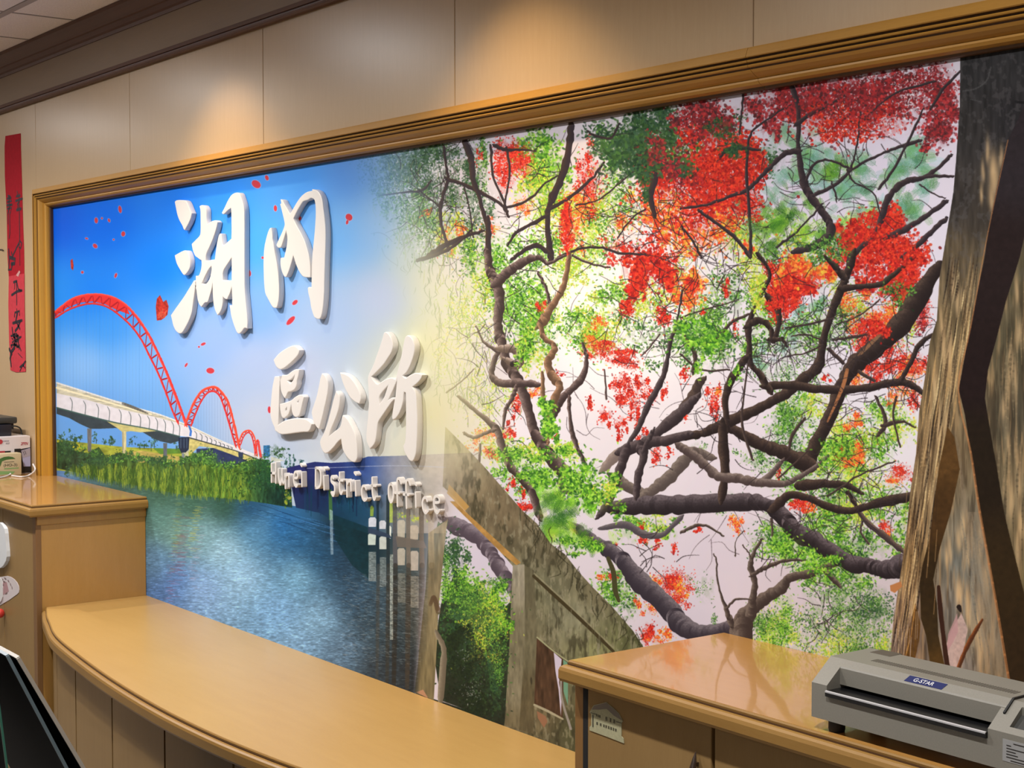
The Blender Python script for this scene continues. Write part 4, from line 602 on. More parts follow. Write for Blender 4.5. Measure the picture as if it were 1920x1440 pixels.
    # long bark ridges on the flank that catches the light
    for k in range(230):
        t=rng.random();v=470+t*700;le=np.interp(v,[440,600,770,930,1060,1180],[1778,1758,1726,1708,1692,1676]);re=np.interp(v,[440,600,700,800,960,1060,1180],[1845,1818,1800,1775,1748,1728,1722])
        u=le+(re-le)*rng.random()**.8;L=rng.uniform(40,130);c=[(222,198,148),(196,160,108),(64,48,34),(40,32,28),(150,126,92),(206,176,128)][rng.integers(6)]
        stroke([(u,v,.8),(u-.06*L,v+L*.5,rng.uniform(2,4.5)),(u-.15*L,v+L,.7)],c,a=rng.uniform(.3,.7),n=4)
    for k in range(60):
        u=rng.uniform(1800,1850);v=rng.uniform(960,1180);L=rng.uniform(40,100);stroke([(u,v,1),(u+.1*L,v+L*.5,rng.uniform(2,5)),(u+.16*L,v+L,1)],[(150,146,132),(96,100,98),(176,160,130)][k%3],a=.3,n=3)
    for k in range(60):
        v=rng.uniform(480,1080);u=np.interp(v,[480,630,750,880,1000,1100],[1916,1878,1860,1876,1902,1925])+rng.uniform(4,60);L=rng.uniform(50,120);stroke([(u,v,1),(u-3,v+L*.5,rng.uniform(3,7)),(u-2,v+L,1)],[(150,134,104),(64,58,46),(176,150,112)][k%3],a=.32,n=3)
    # pale split bark between the shaded edges
    poly([(1790,805),(1800,840),(1815,960),(1845,960),(1893,1290),(1855,1290),(1825,1100),(1812,1000),(1800,900)],(150,134,112),a=.55,edge=.7)
    poly([(1803,1150),(1815,1180),(1808,1215),(1796,1262),(1780,1250),(1772,1215),(1785,1180)],(196,172,168),a=.9,tex=.15);poly([(1795,1150),(1797,1185),(1787,1205),(1775,1225),(1778,1190)],(190,150,155),a=.8)
    # dark shaded edges of the buttress
    band=[(1890,262),(1873,333),(1863,383),(1853,433),(1847,480),(1833,547),(1820,613),(1807,680),(1798,730),(1810,780),(1820,847),(1830,913),(1837,960),(1853,1043),(1867,1127),(1880,1210),(1893,1290),(1930,1500),(1990,1500),(1960,1300),(1920,1110),(1910,1070),(1893,1003),(1883,960),(1870,880),(1857,807),(1847,747),(1853,693),(1870,630),(1887,563),(1903,513),(1913,480),(1935,380),(1960,240),(1925,190)]
    polyf(band,[(1900,300,46,40,44),(1860,480,40,30,30),(1830,700,36,26,26),(1830,850,38,30,22),(1880,1100,52,40,24),(1900,1250,50,38,24)],tex=.12)
    stroke([(1890,262,2),(1853,433,2),(1820,613,2.5),(1797,730,3),(1820,847,4),(1837,960,5),(1867,1127,5),(1895,1295,5)],(190,130,82),a=.6)
    polyf([(1777,800),(1760,880),(1750,960),(1743,1010),(1730,1060),(1725,1093),(1727,1160),(1737,1193),(1747,1265),(1775,1265),(1760,1193),(1757,1133),(1750,1087),(1763,1027),(1783,960),(1800,880),(1790,820)],[(1775,850,90,64,34),(1765,960,74,52,28),(1740,1090,50,38,22),(1745,1180,56,44,26),(1755,1250,84,62,30)],tex=.15)
    poly([(1717,1130),(1726,1170),(1724,1200),(1714,1245),(1693,1245),(1702,1190)],(96,68,34),tex=.2);stroke([(1716,1135,2),(1708,1190,2),(1694,1245,2)],(196,146,80),a=.8)
    stroke([(1760,1100,6),(1763,1140,9),(1768,1185,8),(1775,1240,9),(1780,1260,7)],(58,36,28));stroke([(1840,1165,5),(1828,1185,8),(1812,1215,8),(1796,1255,8)],(78,46,30),(150,86,46));stroke([(1798,1138,9),(1801,1146,4)],(40,32,30))
    poly([(1669,1098),(1690,1090),(1692,1100),(1678,1112),(1670,1108)],(186,126,80))
    for k in range(30):
        u=rng.uniform(1690,1760);v=rng.uniform(880,1100);stroke([(u,v,1.5),(u-4,v+rng.uniform(30,80),2)],(60,44,32) if k%2 else (206,164,112),a=.4,n=2)
    for k in range(36):
        u=rng.uniform(1675,1722);v=rng.uniform(1120,1200);stroke([(u,v,1.4),(u-2,v+rng.uniform(20,60),1.4)],(80,64,60) if k%2 else (196,176,160),a=.5,n=2)
    for (P,w) in (([(1806,170),(1830,165),(1850,150),(1858,125)],3),([(1820,185),(1840,190)],2),([(1905,190),(1925,192)],5)): stroke([(*p,w) for p in P],(80,80,82) if w<5 else (26,26,28),a=.6)
def art():
    global CV,BARK,MULT
    BARK=noise(CH,CW,3,4,2,99)
    art_left();L=CV.copy();MULT=1.7;art_right()
    v=np.arange(CH)/S+V0;u=np.arange(CW)/S+U0
    c=np.interp(v,[60,300,450,600,750,850,900,950,1000,1100,1300],[715,722,780,838,858,868,852,824,812,798,780])[:,None]
    w=np.interp(v,[60,300,450,600,750,850,900,950,1000,1100,1300],[100,110,110,100,110,120,90,50,36,24,8])[:,None]
    m=np.clip((u[None,:]-c)/w*.5+.5+.0*u[None,:],0,1).astype(np.float32);m=(m*m*(3-2*m))[...,None]
    CV=np.clip(L*(1-m)+CV*m,0,1)
    # drifting haze where the two pictures melt together
    g=np.exp(-(((u[None,:]-c-10)/70)**2))*np.interp(v,[60,420,560,700,860,900],[0,.15,.6,.55,.3,0])[:,None]
    CV+=(g.astype(np.float32)[...,None])*.5*(np.array((.9,.89,.68),np.float32)-CV)
    return CV
# ================================================================ materials
M_wall=wood('wall_veneer',(.45,.305,.165),(.53,.375,.215),.3,(16,1,1),amt=.5,fine=30,bump=.01)
M_dark=wood('dark_stained_wood',(.075,.028,.017),(.115,.048,.031),.42,(1,14,14))
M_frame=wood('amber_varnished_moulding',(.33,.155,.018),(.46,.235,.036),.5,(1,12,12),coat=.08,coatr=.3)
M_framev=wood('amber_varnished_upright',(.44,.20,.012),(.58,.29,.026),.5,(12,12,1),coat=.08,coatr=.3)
M_top=wood('lacquered_maple_top',(.42,.195,.042),(.55,.285,.08),.3,(1,9,1),coat=.7,coatr=.06,amt=.6)
M_bench=wood('satin_maple_top',(.45,.262,.078),(.55,.338,.112),.36,(1,8,1),coat=.3,coatr=.22,amt=.6)
M_side=wood('amber_maple_side',(.38,.20,.045),(.47,.26,.075),.36,(1,9,1),coat=.25,coatr=.2)
M_edge=wood('moulded_maple_edge',(.25,.13,.03),(.34,.19,.05),.45,(1,9,9),coat=.06,coatr=.3,spec=.35)
M_front=wood('tan_veneer_front',(.25,.15,.055),(.32,.20,.08),.42,(9,9,1),coat=0,coatr=.25,spec=.2)
M_line=mat('dark_joint',(.035,.018,.01),.7)
M_black=mat('black_gap',(.006,.005,.005),.9)
M_tile=speck('mineral_ceiling_tile',(.80,.73,.69),.9,.10,220,.2)
M_tbar=mat('ceiling_t_bar',(.36,.32,.30),.6)
M_white=mat('white_acrylic',(.70,.68,.665),.45)
# ================================================================ room shell
XL,XR,YB=-9.,2.2,-8.
def struct(name,bm,m,parent=None,smooth=False):
    o=obj(name,bm,m,parent,smooth)
    if not parent:o['kind']='structure'
    return o
struct('floor',B(XL,XR,YB,.3,-.08,0),speck('grey_terrazzo',(.30,.28,.26),.35,.15,60))
struct('wall_left',B(XL-.1,XL,YB,.3,0,ZC),mat('cream_paint',(.62,.56,.47),.7))
struct('wall_right',B(XR,XR+.1,YB,.3,0,ZC),MATS['cream_paint'])
struct('wall_front',B(XL,XR,YB-.1,YB,0,ZC),MATS['cream_paint'])
# mural wall: core board with veneer panels
wl=struct('wall_back',B(XL,XR,.075,.3,0,ZC),M_line)
seam=[-9.3,-8.37,-7.442,-6.515,-5.545,-4.661,-3.734,-2.807,-1.88,-1.016,-.026,.9,1.83,2.2]
MX0,MX1,MZ0,MZ1=-5.52,-1.0,.70,2.056
for a,b in zip(seam,seam[1:]):
    a=max(a,XL);inside=a>-5.6 and a<-1.05
    bm=B(a+.0009,b-.0009,0,.075,2.09 if inside else 0,ZC,bev=.0012,seg=1);obj('wall_panel',bm,M_wall,wl)
    if inside: obj('wall_panel',B(a+.0009,b-.0009,.045,.075,0,.7,bev=.0012,seg=1),M_wall,wl)
# ceiling with tiles on a T-bar grid
ce=struct('ceiling',B(XL,XR,YB,0,ZC+.02,ZC+.1),mat('ceiling_void',(.02,.02,.02),.9))
tx=[-5.43-.445*7+.445*k for k in range(0,24)]
ty=[-.286-.60*k for k in range(0,14)]
tm={}
for i,(x0,x1) in enumerate(zip(tx,tx[1:])):
    for j,(y1,y0) in enumerate(zip([0]+ty,ty)):
        if j>5 : continue
        key=(round(y1-y0,2));
        o=obj('ceiling_tile',B(x0+.004,x1-.004,y0+.012,y1-.012,ZC,ZC+.018,bev=.002,seg=1),M_tile,ce)
rest=obj('ceiling_board',B(XL,XR,YB,ty[5]-.02,ZC,ZC+.018),M_tile,ce)
for x in tx: obj('t_bar',B(x-.0042,x+.0042,ty[5],0,ZC-.002,ZC+.016),M_tbar,ce)
for y in ty[:6]: obj('t_bar',B(XL,XR,y-.013,y+.013,ZC-.003,ZC+.016),M_tbar,ce)
# cornice and frieze rail
z0=2.578
struct('trim_1',prism(bmesh.new(),[(0,z0),(-.008,z0),(-.010,z0+.010),(-.018,z0+.014),(-.024,z0+.028),(-.030,z0+.030),(-.034,z0+.036),(-.052,z0+.050),(-.060,z0+.060),(-.062,z0+.072),(0,z0+.072)],XL,XR),M_dark)
z1=2.440
struct('trim_2',prism(bmesh.new(),[(0,z1),(-.016,z1),(-.020,z1+.004),(-.019,z1+.010),(-.013,z1+.012),(-.013,z1+.016),(-.017,z1+.018),(-.016,z1+.024),(-.009,z1+.027),(-.008,z1+.033),(0,z1+.034)],XL,XR),M_dark)
# frieze board (darker stained strip between rail and cornice)
struct('trim_3',B(XL,XR,-.004,0,z1+.034,z0),wood('frieze_board',(.20,.135,.08),(.26,.175,.105),.5,(1,1,14),bump=.01))
# ================================================================ the framed mural
fm=thing('framed_mural',((MX0+MX1)/2,.04,MZ0),'wall-wide printed mural of red arch bridge and flame tree in amber wood frame','mural')
# panel with its print
A=art()
TW,TH=4520,1356
xs=np.linspace(MX0,MX1,TW);zs=np.linspace(MZ0,MZ1,TH)
F=np.array([-math.sin(YAW)*math.cos(PIT),math.cos(YAW)*math.cos(PIT),-math.sin(PIT)]);Rr=np.array([math.cos(YAW),math.sin(YAW),0]);Uu=np.cross(Rr,F)
img=np.ones((TH,TW,4),np.float32)
for r0 in range(0,TH,226):
    zz=zs[r0:r0+226,None];P=np.stack(np.broadcast_arrays(xs[None,:]-CAM.x,np.array(.04-CAM.y)[None,None],zz-CAM.z),-1)
    dp=P@F;u=960+FPX*(P@Rr)/dp;v=720-FPX*(P@Uu)/dp
    px=np.clip((u-U0)*S-.5,0,CW-1.01);py=np.clip((v-V0)*S-.5,0,CH-1.01);ix=px.astype(int);iy=py.astype(int);fx=(px-ix)[...,None];fy=(py-iy)[...,None]
    img[r0:r0+226,:,:3]=(A[iy,ix]*(1-fx)+A[iy,ix+1]*fx)*(1-fy)+(A[iy+1,ix]*(1-fx)+A[iy+1,ix+1]*fx)*fy
im=bpy.data.images.new('mural_print',TW,TH,alpha=False);im.pixels.foreach_set(img.ravel());im.update();im.pack()
def mural_nodes(t,b):
    N=t.nodes;L=t.links;i=N.new('ShaderNodeTexImage');i.image=im;i.extension='EXTEND';uv=N.new('ShaderNodeUVMap');L.new(uv.outputs[0],i.inputs[0])
    mx=N.new('ShaderNodeVectorMath');mx.operation='SCALE';mx.inputs[3].default_value=.94;L.new(i.outputs[0],mx.inputs[0]);L.new(mx.outputs[0],b.inputs['Base Color'])
M_print=mat('mural_print_vinyl',(.8,.8,.8),.55,nodes=mural_nodes,spec=.08)
bm=B(MX0,MX1,.04,.06,MZ0,MZ1);uvl=bm.loops.layers.uv.new('UVMap')
for f in bm.faces:
    for l in f.loops: l[uvl].uv=((l.vert.co.x-MX0)/(MX1-MX0),(l.vert.co.z-MZ0)/(MZ1-MZ0))
obj('printed_panel',bm,M_print,fm)
del img,A
# moulding profile: (distance outward from the picture edge, y)
prof=[(.069,.0003),(.069,-.014),(.066,-.0155),(.052,-.021),(.0505,-.019),(.050,-.013),(.047,-.012),(.0465,-.0165),(.0445,-.018),(.0425,-.0165),(.042,-.011),(.039,-.010),(.0385,-.0145),(.0365,-.016),(.0345,-.0145),(.034,-.009),(.031,-.008),(.026,-.003),(.021,.005),(.017,.014),(.0165,.012),(.013,.0115),(.008,.016),(.0055,.022),(.005,.027),(.001,.029),(0,.031),(0,.0398),(.0405,.0398),(.0405,.0003)]
IX,IZ=-5.481,2.049   # inner corner of the frame
M_grooveshade=mat('painted_groove_shade',(.075,.032,.008),.5)
GRV={4,5,10,11,15,24,25,26}  # profile faces coloured dark to paint shade in the grooves and above the print
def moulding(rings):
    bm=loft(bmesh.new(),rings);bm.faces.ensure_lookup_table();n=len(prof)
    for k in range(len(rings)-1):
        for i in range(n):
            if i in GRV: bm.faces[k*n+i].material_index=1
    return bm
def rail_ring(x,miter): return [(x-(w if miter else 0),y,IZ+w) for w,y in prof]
obj('top_moulding',moulding([rail_ring(IX,True),rail_ring(-1.8785,False)]),[M_frame,M_grooveshade],fm)
obj('top_moulding',moulding([rail_ring(-1.8775,False),[(-1.08+w,y,IZ+w) for w,y in prof]]),[M_frame,M_grooveshade],fm)
obj('side_moulding',moulding([[(IX-w,y,IZ+w) for w,y in prof],[(IX-w,y,1.0501) for w,y in prof]]),[M_framev,M_grooveshade],fm)
obj('side_moulding',moulding([[(-1.08+w,y,IZ+w) for w,y in prof],[(-1.08+w,y,1.0501) for w,y in prof]]),[M_framev,M_grooveshade],fm)
# ================================================================ raised white characters
YF=.04-.018
def wz(u,v): p=onY(u,v,YF);return (p.x,p.z)
def soften(P,k=1):
    o=[]
    n=len(P)
    for i in range(n):
        a,b,c=Vector(P[i-1]),Vector(P[i]),Vector(P[(i+1)%n]);e1=(b-a);e2=(c-b)
        if e1.length<1e-6 or e2.length<1e-6: continue
        if e1.normalized().dot(e2.normalized())<.55: o.append(tuple(b));continue
        d1=min(.3,.3);o+= [tuple(b-e1*.22),tuple(b+e2*.22)]
    return o
def character(name,label,sx,sy,s,pieces,group):
    allp=[[(sx+x/s,sy+y/s) for x,y in ring] for pc in pieces for ring in pc]
    us=[p[0] for r in allp for p in r];vs=[p[1] for r in allp for p in r]
    a=onY((min(us)+max(us))/2,max(vs),.04)
    t=thing(name,(a.x,.04,a.z),label,'sign letter',group)
    for pc in pieces:
        rings=[soften([wz(sx+x/s,sy+y/s) for x,y in ring]) for ring in pc]
        obj('stroke',outline_solid(rings,YF,.0175,.0022),M_white,t,smooth=True)
    return t
G='raised white characters of the office name'
b=1344
character('raised_character','large white brush-style 湖 character, upper left of the sign','310|350'.split('|')[0] and 310,350,9.6,[
 [[(165,270),(200,238),(360,242),(398,300),(445,420),(470,478),(450,580),(410,670),(345,785),(325,765),(305,705),(245,600),(212,510),(190,400)]],
 [[(165,1235),(325,1145),(385,1150),(418,1215),(445,1320),(440,1460),(400,1535),(340,1600),(305,1570),(205,1400),(180,1310)]],
 [[(610,350),(640,330),(690,335),(725,390),(735,440),(735,600),(750,672),(830,620),(900,600),(935,640),(925,700),(900,800),(850,950),(790,1090),(725,1220),(722,1330),(755,1330),(815,1318),(888,1310),(900,1200),(925,1020),(950,900),(975,840),(1005,850),(1015,930),(1030,1050),(1050,1056),(1110,1000),(1185,935),(1190,800),(1185,500),(1178,385),(1110,435),(1060,490),(1030,500),(1012,470),(1060,380),(1130,230),(1190,140),(1260,105),(1330,112),(1360,190),(1395,300),(1415,400),(1420,600),(1420,1000),(1420,1400),(1422,b+500),(1440,b+700),(1465,b+960),(1475,b+1100),(1470,b+1210),(1420,b+1195),(1370,b+1270),(1320,b+1310),(1280,b+1280),(1220,b+1120),(1180,b+980),(1165,b+870),(1150,b+790),(1198,b+810),(1200,b+650),(1190,b+465),(1165,b+560),(1130,b+640),(1105,b+690),(1060,b+670),(1030,b+635),(1030,b+760),(1010,b+860),(975,b+930),(935,b+970),(890,b+880),(860,b+750),(850,b+600),(845,b+400),(830,b+500),(790,b+640),(760,b+740),(710,b+740),(670,b+790),(645,b+825),(600,b+770),(575,b+680),(560,b+560),(545,b+395),(535,b+450),(520,b+560),(490,b+780),(470,b+930),(430,b+1050),(360,b+1190),(300,b+1290),(245,b+1305),(180,b+1250),(135,b+1150),(115,b+1050),(95,b+970),(200,b+820),(330,b+640),(440,b+460),(490,b+380),(510,b+340),(545,b+345),(545,b+260),(600,b+260),(640,b+150),(650,b+50),(645,b-20),(625,1320),(590,1290),(530,1250),(490,1150),(470,1030),(540,960),(620,880),(632,800),(630,600),(628,420)],
  [(825,b+85),(830,b+150),(800,b+300),(740,b+400),(705,b+415),(655,b+395),(700,b+290),(770,b+150)],
  [(1190,1280),(1190,b+340),(1110,b+345),(1030,b+335),(1030,b+180),(1090,1430)]]],G)
b=1387
character('raised_character','large white brush-style 內 character, upper right of the sign',480,345,10.667,[
 [[(270,880),(300,872),(315,940),(325,1020),(325,1100),(345,1200),(370,b-20),(390,b+80),(420,b+250),(445,b+450),(460,b+700),(455,b+900),(420,b+1080),(390,b+1097),(340,b+1090),(290,b+1020),(240,b+920),(180,b+810),(160,b+650),(150,b+450),(145,b+200),(150,b),(165,1240),(200,1080),(235,960)]],
 [[(485,305),(530,320),(560,390),(620,490),(680,592),(740,490),(820,350),(900,240),(1000,160),(1120,130),(1115,104),(1180,110),(1250,150),(1300,240),(1330,350),(1340,460),(1365,640),(1385,850),(1390,1050),(1385,1300),(1378,b+50),(1375,b+200),(1365,b+500),(1360,b+800),(1340,b+1060),(1310,b+1240),(1280,b+1315),(1220,b+1315),(1160,b+1280),(1130,b+1200),(1095,b+1080),(1075,b+930),(1040,b+800),(1030,b+690),(1050,b+670),(1105,b+680),(1108,b+500),(1113,b+200),(1128,1340),(1150,1150),(1175,880),(1190,600),(1185,430),(1170,330),(1140,292),(1090,280),(1040,320),(940,345),(890,420),(820,540),(745,690),(800,810),(890,970),(970,1130),(1030,1330),(1060,b+60),(1085,b+250),(1085,b+480),(1000,b+485),(930,b+465),(880,b+400),(830,b+310),(780,b+180),(743,b+50),(700,b+210),(650,b+370),(600,b+480),(560,b+470),(520,b+390),(490,b+280),(480,b+170),(490,b+90),(560,b+80),(575,b),(590,1340),(615,1200),(625,1080),(600,945),(560,1080),(510,1240),(480,1280),(430,1275),(400,1220),(440,1130),(520,960),(565,840),(570,790),(540,650),(490,450),(475,400),(500,385)]]],G)
character('raised_character','white brush-style 區 character, leftmost of the second row',495,635,7.2,[
 [[(125,285),(200,195),(300,125),(400,85),(440,110),(475,155),(465,210),(420,270),(340,345),(265,405),(215,420),(170,390),(145,345)]],
 [[(140,510),(205,505),(212,560),(205,700),(200,900),(195,1060),(190,1160),(260,1110),(340,1085),(440,1070),(560,1080),(620,1120),(640,1155),(620,1230),(590,1262),(520,1260),(400,1275),(310,1290),(220,1295),(145,1240),(140,1200),(110,1140),(88,1060),(80,980),(95,800),(110,640)]],
 [[(240,490),(310,490),(370,440),(420,410),(470,420),(465,500),(440,570),(445,610),(420,680),(370,715),(320,720),(300,780),(280,810),(250,770),(225,700),(218,620),(215,560),(235,530)],[(410,500),(400,545),(355,605),(320,570),(370,550)]],
 [[(210,880),(290,860),(370,830),(410,790),(470,755),(520,755),(535,790),(520,860),(500,950),(480,1040),(430,1068),(390,1040),(370,970),(365,900),(350,960),(330,1030),(270,1080),(240,1070),(215,980)],[(305,930),(305,960),(288,982),(285,955)],[(466,838),(452,872),(445,852)]]],G)
character('raised_character','white brush-style 公 character, between 區 and 所',575,690,7.576,[
 [[(215,75),(250,90),(285,150),(305,220),(300,330),(270,480),(225,680),(175,870),(140,850),(95,760),(75,680),(65,620),(100,520),(140,400),(170,260),(190,140)]],
 [[(470,65),(530,75),(600,110),(670,190),(730,290),(765,370),(770,440),(745,510),(690,490),(620,430),(560,330),(520,240),(490,150)]],
 [[(415,325),(450,360),(475,420),(460,560),(410,720),(340,880),(320,960),(400,890),(465,850),(490,780),(500,680),(520,665),(580,720),(640,830),(690,940),(710,1050),(718,1200),(715,1290),(685,1345),(630,1330),(570,1270),(510,1170),(492,1080),(485,1010),(440,1050),(380,1130),(310,1200),(260,1220),(215,1170),(185,1070),(190,1020),(240,930),(290,790),(340,600),(380,430)]]],G)
h=lambda x,y:(x*1.036,1338+y*1.036)
character('raised_character','white brush-style 所 character, rightmost of the second row',680,610,10.29,[
 [[(405,140),(440,122),(482,140),(540,215),(580,330),(580,430),(550,530),(480,640),(400,760),(280,890),(165,990),(200,1050),(280,1140),(350,1090),(450,1030),(560,1000),(630,1038),(650,960),(700,760),(750,550),(790,320),(820,220),(860,185),(920,210),(970,280),(1000,370),(1000,480),(970,620),(910,790),(840,920),(775,975),(825,1022),(900,960),(1000,915),(1090,920),(1145,960),(1120,1040),(1050,1120),(960,1190),(1010,1260),(1030,1350),h(1000,100),h(1008,250),h(1015,400),h(1015,700),h(1000,980),h(985,1120),h(940,1240),h(880,1245),h(820,1160),h(770,1060),h(750,950),h(790,880),h(800,600),h(800,300),h(797,0),(820,1298),(795,1295),(785,1340),h(755,100),h(730,220),h(680,350),h(620,440),h(560,475),h(540,430),h(550,330),h(572,200),h(592,95),h(560,110),h(490,205),h(400,340),h(290,500),h(275,560),h(262,680),h(240,850),h(215,920),h(170,980),h(130,1010),h(90,930),h(60,850),h(65,700),h(80,550),h(100,350),h(112,100),(108,1290),(100,1150),(95,1020),(110,950),(190,800),(270,570),(340,370),(388,210)],
  [(655,1080),(640,1240),(625,1390),(560,1390),(500,1430),(540,1340),(600,1210)],
  [(480,1175),(450,1270),(412,1380),h(360,105),h(315,170),h(303,70),(330,1350),(400,1260)]]],G)
# small latin letters: pen strokes cut from 14 mm acrylic
def letter(ch,label,o,s,strokes,w=.0070):
    YL=.04-.0145
    pts=[onY(o[0]+x/s,o[1]+y/s,YL) for st in strokes for x,y in st]
    cx=sum(p.x for p in pts)/len(pts);t=thing('raised_letter',(cx,.04,min(p.z for p in pts)),label,'sign letter','small raised letters under the characters')
    for i,st in enumerate(strokes):
        P=[onY(o[0]+x/s,o[1]+y/s,YL) for x,y in st]
        Q=crv(P,5) if len(P)>2 else P
        bm=ribbon(bmesh.new(),[q for q in Q],w*(.95+.03*i),(0,-1,0),th=-.0145-.0,cap=5)
        bmesh.ops.recalc_face_normals(bm,faces=bm.faces)
        obj('stroke',bm,M_white,t)
    return t
I,J,K=((500,855),18.),((585,865),13.714),((720,885),15.36)
W1,W2,W3='Hunei','District','Office'
for ch,lab,(o,s),st in [
 ('H','first letter H of the word Hunei, at far left',I,[[(157,265),(157,872)],[(300,225),(300,900)],[(157,575),(300,585)]]),
 ('u','letter u right after the H in the word Hunei',I,[[(392,440),(392,640),(415,850),(450,960),(485,890),(508,700)],[(513,460),(515,650),(535,850),(558,915)]]),
 ('n','letter n in the middle of the word Hunei',I,[[(615,610),(620,800),(628,1085)],[(632,740),(665,650),(715,640),(745,720),(748,1020)]]),
 ('e','letter e in the word Hunei, before its i',I,[[(925,740),(1020,735),(1045,630),(1000,535),(945,555),(910,680),(905,800),(935,960),(990,1030),(1035,970)]]),
 ('i','letter i that ends the word Hunei, dot above',I,[[(1178,560),(1188,1015)],[(1140,275),(1178,335)]]),
 ('D','capital D starting the word District',J,[[(90,170),(85,680)],[(90,170),(170,185),(215,280),(225,430),(210,600),(160,670),(85,685)]]),
 ('i','letter i right after the D of District',J,[[(298,385),(308,718)],[(285,165),(322,205)]]),
 ('s','letter s in the word District',J,[[(548,440),(515,385),(490,430),(495,520),(560,600),(582,700),(570,820),(535,885),(490,800)]]),
 ('t','letter t before the r in District',J,[[(705,295),(705,700),(740,835),(780,770)],[(680,480),(790,490)]]),
 ('r','letter r in the middle of the word District',J,[[(890,485),(897,905)],[(897,600),(945,505),(990,560),(1000,750)]]),
 ('i','second i of the word District, before its c',J,[[(1110,515),(1125,875)],[(1088,290),(1125,340)]]),
 ('c','letter c in the word District',J,[[(1388,715),(1360,645),(1300,640),(1275,760),(1290,920),(1340,1005),(1400,965)]]),
 ('t','last letter t of the word District',J,[[(1545,425),(1550,800),(1590,985),(1630,925)],[(1510,620),(1640,625)]]),
 ('O','round first letter o of the word Office',K,[[(200,330),(140,400),(125,560),(140,750),(195,870),(250,780),(268,600),(255,420),(200,330)]]),
 ('f','first f of the word Office',K,[[(490,320),(440,205),(395,195),(372,300),(375,600),(385,975)],[(310,595),(440,605)]]),
 ('f','second f of the word Office',K,[[(750,365),(700,235),(655,240),(632,350),(635,700),(645,1030)],[(560,645),(705,655)]]),
 ('i','letter i in the word Office',K,[[(905,600),(915,1000)],[(890,325),(925,372)]]),
 ('c','letter c in the word Office',K,[[(1240,830),(1210,745),(1150,745),(1110,830),(1105,960),(1140,1110),(1200,1180),(1270,1105)]]),
 ('e','last letter e of the word Office',K,[[(1455,880),(1575,870),(1590,780),(1540,700),(1470,710),(1435,800),(1435,950),(1470,1115),(1530,1180),(1585,1110)]])]:
    letter(ch,'small raised white '+lab,o,s,st)
# ================================================================ counters
ZT=1.0501; ZBN=.7205
def slab(path_fn,th,nose=(0,0)):
    """worktop: path_fn(o) gives the outline pushed out by o on its exposed edges"""
    prof=[(-.002,0),(.002,-.0008),(.0035,-.0055),(.0015,-.0075),(.004,-.0085),(.0095,-.010),(.013,-.014),(.0145,-.02),(.0145,-th+.004),(.011,-th)]
    return prof
def worktop(name,path_fn,z,th,mtop,medge,root):
    prof=slab(None,th)
    top=obj('worktop_board',loft(bmesh.new(),[[(x,y,z-th) for x,y in path_fn(-.012)],[(x,y,z+prof[0][1]) for x,y in path_fn(prof[0][0])]]),mtop,root)
    bm=bmesh.new();rings=[[(x,y,z+dz) for x,y in path_fn(o)] for o,dz in prof]+[[(x,y,z-th) for x,y in path_fn(-.01)],[(x,y,z-.0005) for x,y in path_fn(-.008)]]
    return top,prof
def edge_strip(path,z,th,root,name='edge_moulding'):
    """nosing swept along an open path of (x,y,nx,ny)"""
    prof=[(-.002,-.0002),(.001,-.0006),(.0025,-.003),(.002,-.006),(.0005,-.0072),(.002,-.0085),(.0085,-.0095),(.0125,-.0125),(.0145,-.018),(.0145,-th+.006),(.0125,-th+.001),(.009,-th),(-.012,-th),(-.012,-.004)]
    rings=[[(x+nx*o,y+ny*o,z+dz) for o,dz in prof] for x,y,nx,ny in path]
    o=obj(name,loft(bmesh.new(),rings),M_edge,root)
    # brown strip in the groove paints the shade under the top lip
    g=[[(x+nx*a,y+ny*a,z+c) for a,c in ((.0012,-.0062),(.0034,-.0056),(.0032,-.0082),(.0008,-.0080))] for x,y,nx,ny in path]
    obj('lip_shade_line',loft(bmesh.new(),g),mat('lip_shade_brown',(.10,.045,.015),.6),o);return o
q=math.sqrt(.5)*1.414
# --- tall counter on the left
lc=thing('service_counter',(-5.6,-.15,0),'tall amber wood counter at far left, boxes standing on its glossy top','counter')
cx,cy=-4.653,-.341
obj('worktop_board',flat(bmesh.new(),[(-6.6,cy+.001,ZT),(cx-.001,cy+.001,ZT),(cx-.001,.0395,ZT),(-5.555,.0395,ZT),(-5.555,-.0005,ZT),(-6.6,-.0005,ZT)],(0,0,1),.036),M_top,lc)
edge_strip([(-6.6,cy,0,-1),(cx,cy,1,-1),(cx,.0395,1,0)],ZT,.037,lc)
zb=ZT-.0375
obj('side_panel',B(cx-.03,cx-.008,cy+.018,.039,0,zb,bev=.0015),M_side,lc)
obj('top_shadow_rail',B(cx-.010,cx-.004,cy+.016,.0395,zb-.028,zb,bev=.001),M_side,lc)
obj('corner_post',B(cx-.036,cx-.0065,cy+.012,cy+.030,0,zb,bev=.0015),wood('brown_corner_post',(.17,.085,.03),(.24,.125,.05),.4,(9,9,1)),lc)
obj('front_panel',B(-4.978,cx-.0365,cy+.014,cy+.032,0,zb,bev=.0015),M_front,lc)
obj('front_panel',B(-5.6,-4.981,cy+.014,cy+.032,0,zb,bev=.0015),M_front,lc)
obj('front_panel',B(-6.22,-5.603,cy+.014,cy+.032,0,zb,bev=.0015),M_front,lc)
obj('front_panel',B(-6.59,-6.223,cy+.014,cy+.032,0,zb,bev=.0015),M_front,lc)
obj('carcass',B(-6.59,cx-.031,cy+.033,-.002,0,zb-.0005),M_line,lc)
